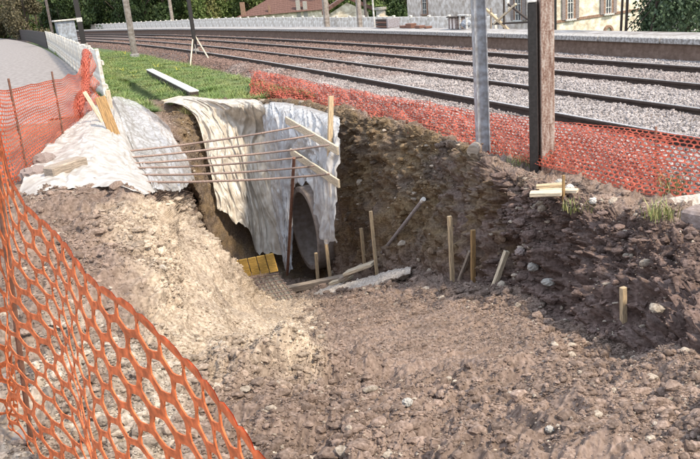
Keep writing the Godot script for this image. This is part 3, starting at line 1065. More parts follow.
func build_sheets() -> void:
	# white sheet over the heap on the left
	var net := []
	for c in [[[19, 196], [24, 183], [34, 166], [50, 150], [62, 138], [72, 126]], [[40, 192], [46, 180], [54, 164], [66, 146], [76, 132], [84, 119]], [[64, 188], [70, 174], [78, 156], [86, 138], [92, 122], [96, 108]], [[90, 187], [92, 172], [96, 154], [100, 134], [103, 116], [104, 100]], [[118, 187], [117, 172], [115, 154], [113, 136], [112, 118], [111, 101]], [[140, 192], [136, 178], [130, 160], [124, 142], [119, 122], [116, 101]], [[156, 192], [150, 182], [142, 166], [133, 146], [126, 126], [120, 102]]]:
		var l := []
		for q in c:
			l.append(hit(q[0], q[1]) + Vector3(0, 0.055 if l.size() > 0 else 0.0, 0))
		net.append(l)
	drape("plastic_sheet", "matt white plastic sheet spread over the heap with rubble on it", net, mats.sheet_white, 16, 16, 0.035, 1.6, Vector3(0, 1, 0), 0.016)
	# clear sheet hanging over the left bank into the pit
	net = []
	var lvl := [[.24, .2, .1, -.02, -.04, .0], [.14, .06, -.05, -.15, -.14, -.08], [.08, -.04, -.13, -.26, -.34, -.38], [.02, -.13, -.22, -.4, -.56, -.66], [.0, -.18, -.34, -.54, -.7, -.84]]
	for c in [[[112, 97], [118, 112], [124, 130], [132, 150], [142, 170], [152, 187]], [[120, 97], [128, 112], [138, 130], [147, 150], [155, 170], [163, 191]], [[130, 100], [142, 114], [152, 130], [162, 150], [169, 172], [176, 191]], [[144, 107], [155, 119], [165, 134], [174, 152], [181, 172], [186, 186]], [[156, 116], [166, 126], [175, 138], [183, 152], [189, 166], [193, 178]]]:
		var l := []
		for k in c.size():
			l.append(P(c[k][0], c[k][1], lvl[net.size()][k] + .03))
		net.append(l)
	drape("plastic_sheet", "shiny clear plastic sheet over the roadside bank under the steel bar ends", net, mats.sheet_clear, 18, 14, 0.05, 2.6, Vector3(0.5, 0.8, 0.3), 0.02)
	# beige sheet over the back wall
	net = []
	for c in [[[163, 104, -.14], [171, 103, -.02], [186, 108, -.1], [198, 122, 15.3], [206, 152, 14.9], [213, 182, 14.5], [217, 206, 14.2]], [[172, 98, -.16], [183, 99, .0], [199, 106, -.1], [210, 122, 15.3], [220, 152, 14.85], [229, 185, 14.45], [233, 216, 14.1]], [[188, 96, -.16], [200, 99, -.02], [213, 106, -.12], [222, 124, 15.25], [232, 155, 14.8], [243, 190, 14.4], [249, 228, 14.0]], [[208, 98, -.18], [219, 101, -.06], [229, 107, -.14], [236, 126, 15.2], [244, 160, 14.75], [252, 205, 14.3], [257, 250, 13.85]], [[228, 98, -.18], [238, 101, -.08], [246, 107, -.15], [252, 128, 15.1], [258, 165, 14.65], [266, 210, 14.2], [272, 251, 13.75]], [[250, 98, -.18], [258, 101, -.1], [264, 107, -.15], [268, 130, 14.9], [274, 168, 14.4], [282, 212, 13.9], [289, 254, 13.4]]]:
		var l := []
		for q in c:
			l.append(PS(q[0], q[1], q[2] - 0.12) if q[2] > 5.0 else P(q[0], q[1], q[2]))
		net.append(l)
	drape("plastic_sheet", "dusty beige plastic sheet draped down the back wall of the pit", net, mats.sheet_beige, 30, 24, 0.085, 3.2, Vector3(0.1, 0.3, 1), 0.026)
	# bluish sheet on the culvert wall: left strip down to the floor
	net = []
	for c in [[[266, 97, 4.7], [263, 104, 4.05], [266, 124, 3.8], [270, 168, 3.7], [277, 215, 3.6], [285, 262, 3.45]], [[277, 98, 4.7], [274, 104, 4.05], [276, 126, 3.8], [279, 170, 3.7], [284, 216, 3.55], [290, 268, 3.4]], [[288, 100, 4.7], [285, 106, 4.1], [286, 128, 3.85], [287, 168, 3.72], [289, 214, 3.6], [292, 262, 3.45]], [[297, 102, 4.7], [294, 108, 4.12], [294, 130, 3.88], [293, 168, 3.75], [293, 200, 3.65], [294, 236, 3.55]]]:
		var l := []
		for q in c:
			l.append(PO(q[0], q[1], q[2] - 0.02))
		net.append(l)
	drape("plastic_sheet", "bluish plastic sheet hanging in long folds behind the rusty prop", net, mats.sheet_blue, 28, 22, 0.08, 2.6, Vector3(-NRX, 0.2, -NRZ), 0.024)
	# ... above the culvert mouth and the flap on its right
	net = []
	for c in [[[292, 103, 4.75], [293, 108, 4.2], [293, 130, 3.9], [293, 155, 3.8], [294, 184, 3.7]], [[304, 104, 4.75], [304, 110, 4.2], [304, 132, 3.9], [304, 156, 3.8], [303, 178, 3.7]], [[315, 107, 4.75], [314, 113, 4.2], [314, 136, 3.9], [314, 158, 3.8], [312, 182, 3.7]], [[326, 111, 4.75], [324, 116, 4.2], [323, 142, 3.9], [323, 176, 3.75], [318, 214, 3.6]], [[335, 115, 4.75], [333, 118, 4.2], [333, 148, 3.9], [332, 192, 3.72], [327, 240, 3.58]], [[343, 118, 4.75], [341, 121, 4.2], [340, 148, 3.95], [339, 192, 3.78], [337, 236, 3.62]]]:
		var l := []
		for q in c:
			l.append(PO(q[0], q[1], q[2] - 0.06))
		net.append(l)
	drape("plastic_sheet", "bluish white plastic sheet above the culvert with a torn flap at its end", net, mats.sheet_blue, 24, 24, 0.07, 3.2, Vector3(-NRX, 0.2, -NRZ), 0.024)

# ---------------------------------------------------------------- things in the pit

func stake(a: Vector3, b: Vector3, w: float, label: String, m: Material, group := "") -> void:
	var dirn := (b - a).normalized()
	var o := beam("wooden_stake", a - dirn * 0.08, b, w, w * 0.8, m, null, Vector3(NRX, 0.1, NRZ), 0.004)
	metas(o, label, "stake", group)

func build_pit_things() -> void:
	# culvert pipe
	var c := W(3.78, 12.62, -2.2)
	var t := thing("culvert_pipe", "round concrete culvert pipe opening in the pit wall below the boards", "pipe", c - Vector3(0, 0.77, 0))
	var b := Bag.new()
	var axis := W(1, 0, 0)
	var side := W(0, 1, 0)
	var rows := []
	var prof := [[2.6, .67], [0.015, .67], [0.0, .685], [0.0, .765], [0.015, .78], [2.6, .78]]
	for q in prof:
		var ring := []
		for k in 48:
			var a := TAU * k / 48
			ring.append(axis * q[0] + side * cos(a) * q[1] + Vector3(0, sin(a) * q[1] + 0.77, 0))
		rows.append(ring)
	for k in rows.size() - 1:
		for j in 48:
			var j2 := (j + 1) % 48
			b.quad(rows[k][j], rows[k][j2], rows[k + 1][j2], rows[k + 1][j])
	obj("barrel", b.mesh(), mats.pipe_concrete, t)
	# two boards held on struts in front of the sheets
	var brd := [[PO(286, 120, 3.62), PO(338, 151, 3.62), "upper pale board that three steel bars rest on by the wall"], [PO(291, 152, 3.6), PO(339, 184, 3.6), "lower pale board that three steel bars rest on by the wall"]]
	for q in brd:
		metas(beam("wooden_board", q[0], q[1], 0.13, 0.035, mats.timber_pale), q[2], "board", "boards on the pit wall")
	# steel bars across the pit
	var bars := [[[129, 151], [300, 126], 0, .05], [[132, 157], [314, 135], 0, .03], [[136, 163], [329, 145], 0, .02], [[140, 168], [302, 157], 1, .02], [[146, 175], [314, 166], 1, .03], [[150, 182], [329, 174], 1, .04]]
	for q in bars:
		var r := PO(q[1][0], q[1][1], 3.55)
		var l := P(q[0][0], q[0][1], q[3])
		l += (l - r).normalized() * 0.06
		var home := r
		var o := thing("steel_bar", "rusty steel bar across the pit ending at the %s of the %s board" % [["far end", "middle", "stake end"][bars.find(q) % 3], ["upper", "lower"][q[2]]], "bar", home, "steel bars spanning the pit")
		obj("rod", tube_mesh(bar_pts(l - home, Vector3.ZERO, 60, 0.03, 0.006), 0.015, 6, 0.1), mats.rebar, o)
	# formwork at the back of the floor, five yellow boards with gaps
	var f := thing("formwork", "low yellow board formwork standing on the pit floor", "formwork", PS(257, 274, 12.3))
	var fa := PS(233, 277, 12.4)
	var fb := PS(277, 269, 12.0)
	for k in 5:
		var x0 := fa.lerp(fb, (k + 0.04) / 5.0)
		var x1 := fa.lerp(fb, (k + 0.92) / 5.0)
		var y0 := fa.lerp(fb, (k + 0.5) / 5.0)
		obj("board", cbox(x0.distance_to(x1), 0.33 + rng.randf_range(-.012, .012), 0.03, 0.004), mats.timber_yellow, f, Transform3D(Basis.IDENTITY, -f.position) * Transform3D(frame(x0, x1).basis, y0 + Vector3(0, .13, 0)))
	beam("waler", fa + Vector3(0, .05, -.06) - f.position, fb + Vector3(0, .05, -.06) - f.position, 0.08, 0.06, mats.timber_dark, f)
	# steel mesh on sandy concrete before it
	var ma := PS(246, 279, 12.2)
	var mb := PS(278, 273, 11.95)
	var mc := PS(300, 301, 10.0)
	var md := PS(262, 308, 9.9)
	var bed := Bag.new()
	var dn := Vector3(0, -0.03, 0)
	bed.quad(ma + dn, mb + dn, mc + dn, md + dn)
	bed.quad(md + dn, mc + dn, mc - Vector3(0, .4, 0), md - Vector3(0, .4, 0))
	bed.quad(mb + dn, mb - Vector3(0, .4, 0), mc - Vector3(0, .4, 0), mc + dn)
	metas(obj("sand_bed", bed.mesh(), mats.sand), "flat sandy bed below the steel mesh before the yellow formwork", "sand")
	var mt := thing("rebar_mat", "rusty steel mesh lying on the sandy bed before the yellow formwork", "steel mesh", ma)
	for k in 6:
		var u := (k + 0.3) / 5.6
		obj("bar", tube_mesh(bar_pts(ma.lerp(mb, u) - ma, md.lerp(mc, u) - ma, 4), 0.009, 5), mats.rebar, mt)
	for k in 8:
		var u := (k + 0.4) / 8.0
		obj("cross_bar", tube_mesh(bar_pts(ma.lerp(md, u) - ma + Vector3(0, .02, 0), mb.lerp(mc, u) - ma + Vector3(0, .02, 0), 4), 0.009, 5), mats.rebar, mt)
	# planks along the floor before the culvert
	var pk := [[P(284, 292, -2.78), P(348, 279, -2.45), .1, .16, "timber_grey", "long grey plank lying on the pit floor before the culvert"], [P(340, 281, -2.3), P(362, 268, -2.1), .05, .16, "timber_grey", "short weathered plank lying near the white ledge"], [P(346, 275, -2.2), P(374, 265, -2.0), .05, .2, "timber_pale", "pale plank leaning on the ledge beside two stakes"], [P(331, 285, -2.5), P(352, 279, -2.35), .05, .13, "timber_pale", "small pale board end on the grey plank"]]
	for q in pk:
		metas(beam("plank", q[0] + Vector3(0, .03, 0), q[1] + Vector3(0, .03, 0), q[2], q[3], mats[q[4]]), q[5], "plank")
	# ledge of pale lime
	var led := [[[292, 304], [296, 300], [300, 296], [302, 292]], [[318, 303], [320, 297], [322, 292], [324, 288]], [[345, 300], [347, 293], [350, 286], [352, 282]], [[370, 294], [372, 286], [376, 279], [378, 276]], [[390, 286], [393, 279], [396, 273], [398, 270]], [[408, 279], [410, 275], [411, 271], [412, 269]]]
	var net := []
	for k in led.size():
		var l := []
		for r in 4:
			var h: float = [-2.72, -2.5, -2.2, -1.95, -1.72, -1.66][k]
			l.append(P(led[k][r][0], led[k][r][1], h + [-.14, 0.0, .02, -.1][r]))
		net.append(l)
	var g := patch(net, 14, 10)
	var gp: PackedVector3Array = g.pos
	for k in gp.size():
		gp[k] += Vector3(0, 1, 0) * (0.05 * n2.get_noise_3d(gp[k].x * 100, gp[k].y * 100, gp[k].z * 100) + 0.02 * n3.get_noise_3d(gp[k].x * 100, gp[k].y * 100, gp[k].z * 100))
	metas(obj("lime_ledge", grid_mesh(g.nu, g.nv, gp, PackedColorArray(), false), mats.lime), "pale ledge of spread lime mortar on the pit floor beside the planks", "mortar")
	# stakes
	var st := [[365, 264, 228, .05, "short stake by the pale plank, paired with a taller one"], [376, 274, 211, .045, "tall thin stake standing in the pale ledge"], [453, 277, 216, .05, "pale squared stake at the foot of the dark earth wall"], [472, 272, 230, .05, "thin reddish stake held by a short slanting brace"], [625, 323, 287, .045, "single short stake set in the dark clay bank"], [318, 282, 253, .05, "thin stake in the culvert mouth"], [331, 284, 240, .05, "stake standing below the torn plastic flap"]]
	for q in st:
		var base := hit(q[0], q[1])
		if q[0] < 340 and q[0] > 300:
			base = P(q[0], q[1], -2.7)
		base += Vector3(-base.x, 0, -base.z).normalized() * 0.1
		var tp := rise(base, q[2])
		stake(base, tp + Vector3(rng.randf_range(-.02, .02), 0, 0), q[3], q[4], mats.timber if q[0] != 472 else mats.timber_brown)
	var s0 := hit(494, 279)
	s0 += Vector3(-s0.x, 0, -s0.z).normalized() * 0.2
	var s1 := rise(s0 + Vector3(0.14, 0, 0), 251)
	stake(s0, s1, .055, "pale board end leaning over at the foot of the bank", mats.timber_pale)
	var r0 := hit(458, 277)
	var r1 := rise(hit(471, 273) + Vector3(0, 0, 0.05), 251)
	stake(r0, r1, .045, "short grey brace slanting between two stakes", mats.timber_grey)
	# tall stake behind the upper board
	var w0 := PO(329, 192, 3.7)
	stake(w0, PO(331, 96, 3.95), .075, "tall stake rising past both boards above the sheet edge", mats.timber)
	# rusty prop and grey tube
	var pr0 := P(287, 272, -2.85)
	var pr := thing("steel_prop", "thin rusty prop standing between the bluish sheet and the culvert mouth", "prop", pr0)
	obj("shaft", tube_mesh([Vector3(0, -.05, 0), PO(294, 158, 3.3) - pr0], 0.028, 8), mats.rust_pipe, pr)
	var g0 := hit(366, 266)
	var g1 := PO(423, 200, 4.05)
	var gt := thing("grey_tube", "grey steel tube leaning up against the dark earth wall", "tube", g0)
	obj("shaft", tube_mesh([Vector3(0, -.03, 0), g1 - g0], 0.024, 8), mats.steel_pipe, gt)
	obj("end_cap", tube_mesh([(g1 - g0) * 0.985, (g1 - g0) * 1.012], 0.03, 8), mats.pale_concrete, gt)
	# boards near the post
	for q in [[530, 194, 562, 194, .04, .1, "timber_pale", "long pale board lying by the base of the brown post"], [540, 190, 578, 192, .035, .07, "timber_pale", "thin pale lath lying across the boards by the brown post"], [536, 187, 563, 186, .04, .06, "timber", "short tan batten lying behind the pale boards"]]:
		var a := hit(q[0], q[1])
		a = P(q[0], q[1], maxf(a.y, hit(q[2], q[3]).y) + .07)
		var e := hit(q[2], q[3])
		e = Vector3(P(q[2], q[3], a.y).x, a.y + 0.01, P(q[2], q[3], a.y).z)
		metas(beam("plank", a, e, q[4], q[5], mats[q[6]]), q[7], "plank")
	var z0 := hit(563, 199)
	stake(z0, rise(z0, 175), .025, "thin rod standing among the boards by the brown post", mats.timber_brown)
	# stones
	var stones := [[44, 164, .16, "slab", "square grey block sitting on the white sheet"], [35, 180, .15, "slab", "rounded grey stone at the edge of the white sheet"], [50, 151, .09, "slab", "small grey stone behind the square block"], [58, 171, .07, "pale_concrete", "little pale stone between the block and the timber"], [558, 184, .05, "concrete", "pale stone on top of the boards by the brown post"], [568, 187, .045, "pale_concrete", "pale rounded stone on the soil next to the thin rod"], [593, 203, .045, "pale_concrete", "white stone lying on the bank top"], [534, 268, .06, "concrete", "pale stone lodged at the foot of the clay bank"], [519, 252, .055, "slab", "grey stone lying below the dark bank"], [550, 284, .05, "concrete", "chalky stone on the lower bank"], [407, 404, .026, "concrete", "flat pale chip on the brown clods"], [548, 428, .022, "concrete", "light chip of stone on the trodden soil"]]
	for k in stones.size():
		var q: Array = stones[k]
		var p := hit(q[0], q[1])
		var o := obj("stone", rock_mesh(90 + k, 0.2, 2), mats[q[3]], null, Transform3D(Basis.from_euler(Vector3(0, k, 0)).scaled(Vector3(q[2], q[2] * 0.9, q[2])), p + Vector3(0, q[2] * 0.45, 0)))
		metas(o, q[4], "stone")
	var ta := hit(50, 183) + Vector3(0, .09, 0)
	var tb := hit(84, 170) + Vector3(0, .09, 0)
	metas(beam("timber_block", ta, tb, .15, .17, mats.timber_grey, null, Vector3.UP, .015), "chunky weathered timber end lying on the white sheet", "timber")
	# boards behind the white sheet
	var u0 := hit(116, 138)
	metas(beam("wooden_board", u0 - Vector3(0, .1, 0), rise(u0 + Vector3(-.22, 0, -.25), 97), .035, .15, mats.timber_brown, null, Vector3(DIRX, 0, DIRZ)), "brown board standing between the white and clear sheets", "board")
	var u1 := hit(104, 124)
	stake(u1, rise(u1 + Vector3(-.25, 0, -.1), 92), .06, "pale stake leaning towards the red net beside the brown board", mats.timber_pale)
	var u2 := hit(111, 108)
	stake(u2, rise(u2, 90), .08, "short pale stake behind the brown board", mats.timber_pale)
	# concrete slab and log on the right
	var sg := hit(690, 232)
	var sp := P(681, 231, sg.y)
	var sq := P(755, 247, sg.y)
	var sl := thing("concrete_slab", "rough concrete kerb slab lying on the bank top", "slab", sp.lerp(sq, 0.5))
	var sb := frame(sp, sq)
	obj("body", cbox(sp.distance_to(sq), 0.19, 0.2, 0.02), mats.slab, sl, Transform3D(sb.basis, Vector3(0.03, .1, 0.02)))
	var mh := hit(694, 205)
	metas(obj("gravel_heap", rock_mesh(171, .12, 3), mats.lime, null, Transform3D(Basis.IDENTITY.scaled(Vector3(.42, .13, .25)), mh + Vector3(.1, -.06, -.12))), "low pale heap of gravel behind the concrete slab", "gravel")
	var lg := hit(473, 156)
	metas(obj("log_end", tube_mesh([lg + Vector3(-.03, .09, .1), lg + Vector3(.05, .08, -.13)], .07, 14), mats.timber_grey), "short sawn log end beside the grey steel post", "log")

# ---------------------------------------------------------------- posts

func hbeam_mesh(w: float, d: float, t: float, h: float) -> ArrayMesh:    # H section, flanges face +-z
	var b := Bag.new()
	var o := [Vector2(-w, -d), Vector2(w, -d), Vector2(w, -d + t), Vector2(t * .5, -d + t), Vector2(t * .5, d - t), Vector2(w, d - t), Vector2(w, d), Vector2(-w, d), Vector2(-w, d - t), Vector2(-t * .5, d - t), Vector2(-t * .5, -d + t), Vector2(-w, -d + t)]
	for k in o.size():
		var p: Vector2 = o[k]
		var q: Vector2 = o[(k + 1) % o.size()]
		b.quad(Vector3(p.x, 0, p.y), Vector3(p.x, h, p.y), Vector3(q.x, h, q.y), Vector3(q.x, 0, q.y))
	return b.mesh()

func build_posts() -> void:
	# grey H beam: web faces the camera between its flanges
	var p := P(483.5, 154.5, -.24)
	var t := thing("steel_post", "slim blue grey H beam post standing at the pit edge", "post", p - Vector3(0, .25, 0))
	var look := Vector3(-p.x, 0, -p.z).normalized()
	var bs := Basis(Vector3.UP.cross(look).normalized(), Vector3.UP, look)
	obj("column", hbeam_mesh(.075, .075, .012, 7.5), mats.mast_grey, t, Transform3D(bs * Basis(Vector3.UP, PI / 2 + 0.25), Vector3.ZERO))
	# heavy brown post with a dark channel on its left
	p = P(542, 166, -.22)
	look = Vector3(-p.x, 0, -p.z).normalized()
	bs = Basis(Vector3.UP.cross(look).normalized(), Vector3.UP, look)
	t = thing("steel_post", "broad rust brown post with a black steel channel on its side", "post", p - Vector3(0, .25, 0))
	obj("column", cbox(.15, 7.5, .2, .01), mats.mast_brown, t, Transform3D(bs * Basis(Vector3.UP, 0.2), bs * Vector3(.05, 3.75, 0)))
	obj("channel", cbox(.095, 2.03, .17, .008), mats.mast_dark, t, Transform3D(bs, bs * Vector3(-.085, 1.03, .04)))
	obj("channel_cap", cbox(.1, .02, .175, .004), mats.white_paint, t, Transform3D(bs, bs * Vector3(-.085, 2.06, .04)))
	# far masts of the overhead line and lamp posts: [px, py, level, width, material, label]
	var far := [[135, 57, -.2, .27, "mast_concrete", "weathered concrete mast standing on the grass verge"], [84, 46, -.1, .34, "mast_dark", "dark mast with a white band beside the grey cabinet"], [54, 42, 0.0, .22, "mast_far", "slim grey lamp post behind the white palings"], [196, 52, -.1, .16, "mast_dark", "thin dark mast inside the timber tripod"], [173, 25, .33, .28, "mast_concrete", "pale post at the back of the platform before the long fence"], [327, 24.5, .33, .26, "mast_concrete", "concrete lamp post on the platform before the gabled house"], [360, 25.5, .33, .2, "mast_concrete", "brownish post on the platform between the gabled house and the dark crate"], [374.5, 26, .33, .07, "pale_concrete", "thin pale pole on the platform beside the dark crate"], [366, 18, .33, .14, "mast_far", "grey pole standing behind the brownish platform post"]]
	for q in far:
		var b := P(q[0], q[1], q[2])
		var m := thing("mast", q[5], "mast", b - Vector3(0, 1.05 if q[2] > .3 else .1, 0))
		obj("shaft", cbox(q[3], 8.0, q[3], .02), mats[q[4]], m, Transform3D(Basis(Vector3.UP, 0.35), Vector3(0, 4, 0)))
		obj("foot", cbox(q[3] * 1.5, .3, q[3] * 1.5, .03), mats.concrete, m, Transform3D(Basis(Vector3.UP, 0.35), Vector3(0, .1, 0)))
		if q[0] == 84:
			obj("white_band", cbox(.37, .28, .37, .01), mats.white_paint, m, Transform3D(Basis(Vector3.UP, 0.35), Vector3(0, 1.85, 0)))
	# tripod of laths round the thin mast
	var hd := rise(P(196, 52, -.2), 33)
	var tr := thing("timber_tripod", "pale lath tripod set up around the thin dark mast", "tripod", P(196, 66, -.3))
	for q in [[190, 68], [213, 66], [197, 60]]:
		beam("leg", P(q[0], q[1], -.3) - tr.position, hd - tr.position, .05, .05, mats.timber_pale if q[0] != 197 else mats.timber_grey, tr)
	# white beam on the grass
	var b0 := P(150, 74, -.2)
	var b1 := P(195, 98, -.2)
	var wb := thing("white_beam", "long white topped beam lying across the grass", "beam", b0)
	obj("body", cbox(b0.distance_to(b1), .16, .2, .01), mats.timber_dark, wb, Transform3D(frame(b0, b1).basis, (b1 - b0) * .5 + Vector3(0, .06, 0)))
	obj("white_top", cbox(b0.distance_to(b1) - .01, .03, .23, .006), mats.white_paint, wb, Transform3D(frame(b0, b1).basis, (b1 - b0) * .5 + Vector3(0, .155, 0)))
	var k0 := P(163, 104, -.2) + Vector3(0, .05, 0)
	var k1 := P(181, 100, -.2) + Vector3(0, .07, 0)
	metas(beam("plank", k0, k1, .06, .09, mats.timber_pale), "short pale batten on the grass at the pit corner", "plank")

# ---------------------------------------------------------------- verge, road, fences

func build_ground() -> void:
	# far ground all round
	var b := Bag.new()
	var y := -2.2
	for q in [[-400, -9, -400, 700], [16.2, 400, -400, 700], [-9, 16.2, -400, -8], [-9, 16.2, 165, 700]]:
		b.quad(W(q[0], q[2], y), W(q[0], q[3], y), W(q[1], q[3], y), W(q[1], q[2], y))
	struct("ground", b.mesh(), mats.turf)
	# road: two joined sheets
	struct("road", sheet([Vector2(-9, .1), Vector2(-4, .1), Vector2(-.2, .1), Vector2(-.15, -.3)], -8.0, 15.0, 1.0, .0007), mats.asphalt)
	struct("road", sheet([Vector2(-9, .1), Vector2(-4, .1), Vector2(.9, .1), Vector2(.95, -.3)], 15.0, 160.0, 1.0, .0007), mats.asphalt)
	# grass verge with a narrow open ditch along the fence
	var os_ := [0.95, 1.3, 1.6, 1.9, 2.02, 2.3, 2.42, 2.7, 3.0, 3.6, 4.2, 4.8, 5.1, 5.5]
	var ss := []
	var s := 15.7
	while s < 90.0:
		ss.append(s)
		s += .25 if s < 36 else 2.0
	var pos := PackedVector3Array()
	for o in os_:
		for q in ss:
			var yy := lerpf(-.02, -.22, smoothstep(1.0, 2.4, o)) + n1.get_noise_2d(o * 60, q * 60) * .05
			if o > 1.95 and o < 2.35 and q < 25.0:
				yy -= .6 + .1 * n1.get_noise_1d(q * 90)
			yy -= .12 * smoothstep(4.9, 5.5, o)
			pos.append(T(o, q, yy, BEND * smoothstep(1.0, 5.0, o) + .0007 * (1.0 - smoothstep(1.0, 5.0, o))))
	struct("grass_verge", grid_mesh(os_.size(), ss.size(), pos, PackedColorArray(), false), mats.turf)
	# blades of grass
	var bm := Bag.new()
	for k in 7:
		var a := k * 2.4
		var base := Vector3(cos(a * 1.7) * .05, 0, sin(a * 1.3) * .05)
		var out := Vector3(cos(a), 0, sin(a))
		var side := Vector3(-out.z, 0, out.x) * .012
		var hgt := .6 + .4 * absf(sin(k * 3.1))
		bm.quad(base - side, base + out * .25 * .3 + Vector3(0, hgt * .6, 0) - side * .7, base + out * .25 * .3 + Vector3(0, hgt * .6, 0) + side * .7, base + side)
		bm.tri(base + out * .075 + Vector3(0, hgt * .6, 0) - side * .7, base + out * .25 + Vector3(0, hgt, 0), base + out * .075 + Vector3(0, hgt * .6, 0) + side * .7)
	var blades := bm.mesh()
	var xs := []
	var cs := PackedColorArray()
	for k in 26000:
		var o := rng.randf_range(1.1, 5.3)
		var q := 15.9 + 30.0 * pow(rng.randf(), 1.6)
		if o > 1.88 and o < 2.44 and q < 25.2: continue
		if o > 4.5 and q > 19 and rng.randf() < .75: continue
		var yy := lerpf(-.02, -.22, smoothstep(1.0, 2.4, o)) - .12 * smoothstep(4.9, 5.5, o) - .02
		var hh := (rng.randf_range(.05, .15) if rng.randf() > .06 else rng.randf_range(.15, .3)) * (1.0 + .8 * n1.get_noise_2d(o * 90, q * 60))
		xs.append(Transform3D(Basis(Vector3.UP, rng.randf() * TAU).scaled(Vector3(.8, hh, .8)), T(o, q, yy, BEND * smoothstep(1.0, 5.0, o) + .0007 * (1.0 - smoothstep(1.0, 5.0, o)))))
		var g := Color(.11, .175, .035).lerp(Color(.24, .25, .085), clampf(rng.randf() * .6 + n1.get_noise_2d(o * 70, q * 50), 0, 1))
		if rng.randf() < .015 and q > 24: g = Color(.6, .5, .05)
		cs.append(g * rng.randf_range(.7, 1.2))
	scatter("grass", blades, mats.blade, xs, cs, "short green grass growing on the verge beside the tracks", "grass")
	# weeds on the bank top: tufts one can tell apart
	for q in [[532, 163, .16, "grass tuft at the foot of the broad brown post"], [519, 163, .14, "low grass tuft between the two steel posts"], [672, 190, .22, "dry upright weed tuft growing before the red net"], [661, 212, .14, "green weed tuft beside the concrete slab"], [186, 113, .2, "grass clump hanging over the back corner of the pit"], [196, 112, .16, "grass fringe at the top of the ochre wall"], [574, 209, .11, "thin green weeds hanging on the edge of the clay bank"], [532, 166, .1, "small grass tuft at the foot of the black steel channel"]]:
		var p := hit(q[0], q[1])
		var pl := thing("grass_tuft", q[3], "plant", p)
		var xb := Bag.new()
		for k in 60:
			var a := rng.randf() * TAU
			var out := Vector3(cos(a), 0, sin(a))
			var base := Vector3(rng.randf_range(-1, 1), 0, rng.randf_range(-1, 1)) * .12 + Vector3(0, -.02, 0)
			var hgt: float = q[2] * rng.randf_range(.5, 1.1)
			var side := Vector3(-out.z, 0, out.x) * .004
			var g := Color(.12, .15, .04).lerp(Color(.3, .26, .12), rng.randf())
			xb.quad(base - side, base + out * hgt * .15 + Vector3(0, hgt * .6, 0) - side, base + out * hgt * .15 + Vector3(0, hgt * .6, 0) + side, base + side, g)
			xb.tri(base + out * hgt * .15 + Vector3(0, hgt * .6, 0) - side, base + out * hgt * rng.randf_range(.3, .7) + Vector3(0, hgt, 0), base + out * hgt * .15 + Vector3(0, hgt * .6, 0) + side, g)
		obj("blades", xb.mesh(), mats.blade, pl)

func build_fences() -> void:
	# white concrete palings along the road
	var f := thing("paling_fence", "white concrete paling fence along the edge of the road", "fence", T(1.1, 18.6, .0, .0007))
	var home := f.position
	var path := []
	for q in [[105.5, 98], [91, 86], [79, 75.5], [67, 64], [57, 54.5], [48, 47.5]]:
		path.append(P(q[0], q[1], -.02))
	var total := line_length(path)
	var count := int(total / .2)
	path = even(path, count)
	for n in count + 1:
		var a: Vector3 = path[n]
		var hgt := 1.16 + rng.randf_range(-.03, .03)
		var post := n % 10 == 0
		var w := .14 if post else .1
		var fr := frame(path[maxi(n - 1, 0)], path[mini(n + 1, count)]).basis
		obj("post" if post else "pale", cbox(w, hgt + (.06 if post else 0.0), .09 if post else .045, .012), mats.fence_white, f, Transform3D(fr * Basis.from_euler(Vector3(rng.randf_range(-.02, .02), 0, rng.randf_range(-.02, .02))), a + Vector3(0, hgt * .5 - .05, 0) - home))
		if n % 10 == 0 and n + 10 <= count:
			for y in [.25, .8]:
				var e: Vector3 = path[n + 10]
				beam("rail", a + Vector3(.07, y, -.04) - home, e + Vector3(.07, y, -.04) - home, .1, .05, mats.fence_white, f)
	# dark board fence that goes on from it
	var dk := []
	for q in [[47.5, 47.5], [36, 42.5], [24, 39.2], [10, 37.6], [-14, 37.6]]:
		dk.append(P(q[0], q[1], .0))
	f = thing("board_fence", "dark weathered board fence curving off beyond the white palings", "fence", dk[0])
	home = f.position
	count = int(line_length(dk) / 1.0)
	dk = even(dk, count)
	for n in count:
		var a: Vector3 = dk[n]
		var e: Vector3 = dk[n + 1]
		obj("panel", cbox(a.distance_to(e) - .03, 1.15 + rng.randf_range(-.04, .04), .06, .01), mats.fence_dark, f, Transform3D(frame(a, e).basis, (a + e) * .5 + Vector3(0, .45, 0) - home))
	# long white fence behind the platform
	f = thing("long_fence", "long pale concrete fence with posts running behind the platform", "fence", T(15.2, 24, -.5))
	home = f.position
	var s := 24.0
	while s < 122.0:
		var fr := frame(T(15.2, s, 0), T(15.2, s + 1.6, 0)).basis
		var tp := lerpf(.64, .86, smoothstep(24, 60, s)) - .06
		obj("panel", cbox(1.52, 1.5, .07, .01), mats.fence_far, f, Transform3D(fr, T(15.2, s + .8, tp - .75 + rng.randf_range(-.02, .02)) - home))
		obj("post", cbox(.14, 1.54, .13, .02), mats.fence_white, f, Transform3D(fr, T(15.2, s, tp - .75 + .05) - home))
		s += 1.6
	# grey cabinet by the white palings
	var c := P(69, 47, -.25)
	var cb := thing("relay_cabinet", "grey blue trackside cabinet with a pale lid behind the white palings", "cabinet", c)
	var bs := frame(T(2.0, 61, 0), T(2.0, 62, 0)).basis
	obj("body", cbox(.9, 1.9, 1.3, .03), mats.cabinet, cb, Transform3D(bs, Vector3(0, .95, 0)))
	obj("lid", cbox(1.2, .12, 1.6, .03), mats.pale_concrete, cb, Transform3D(bs, Vector3(0, 1.94, 0)))
	for k in [-1, 1]:
		obj("door", cbox(.03, 1.6, .6, .01), mats.cabinet, cb, Transform3D(bs, bs * Vector3(-.455, 0, k * .32) + Vector3(0, .95, 0)))

# ---------------------------------------------------------------- houses and far things

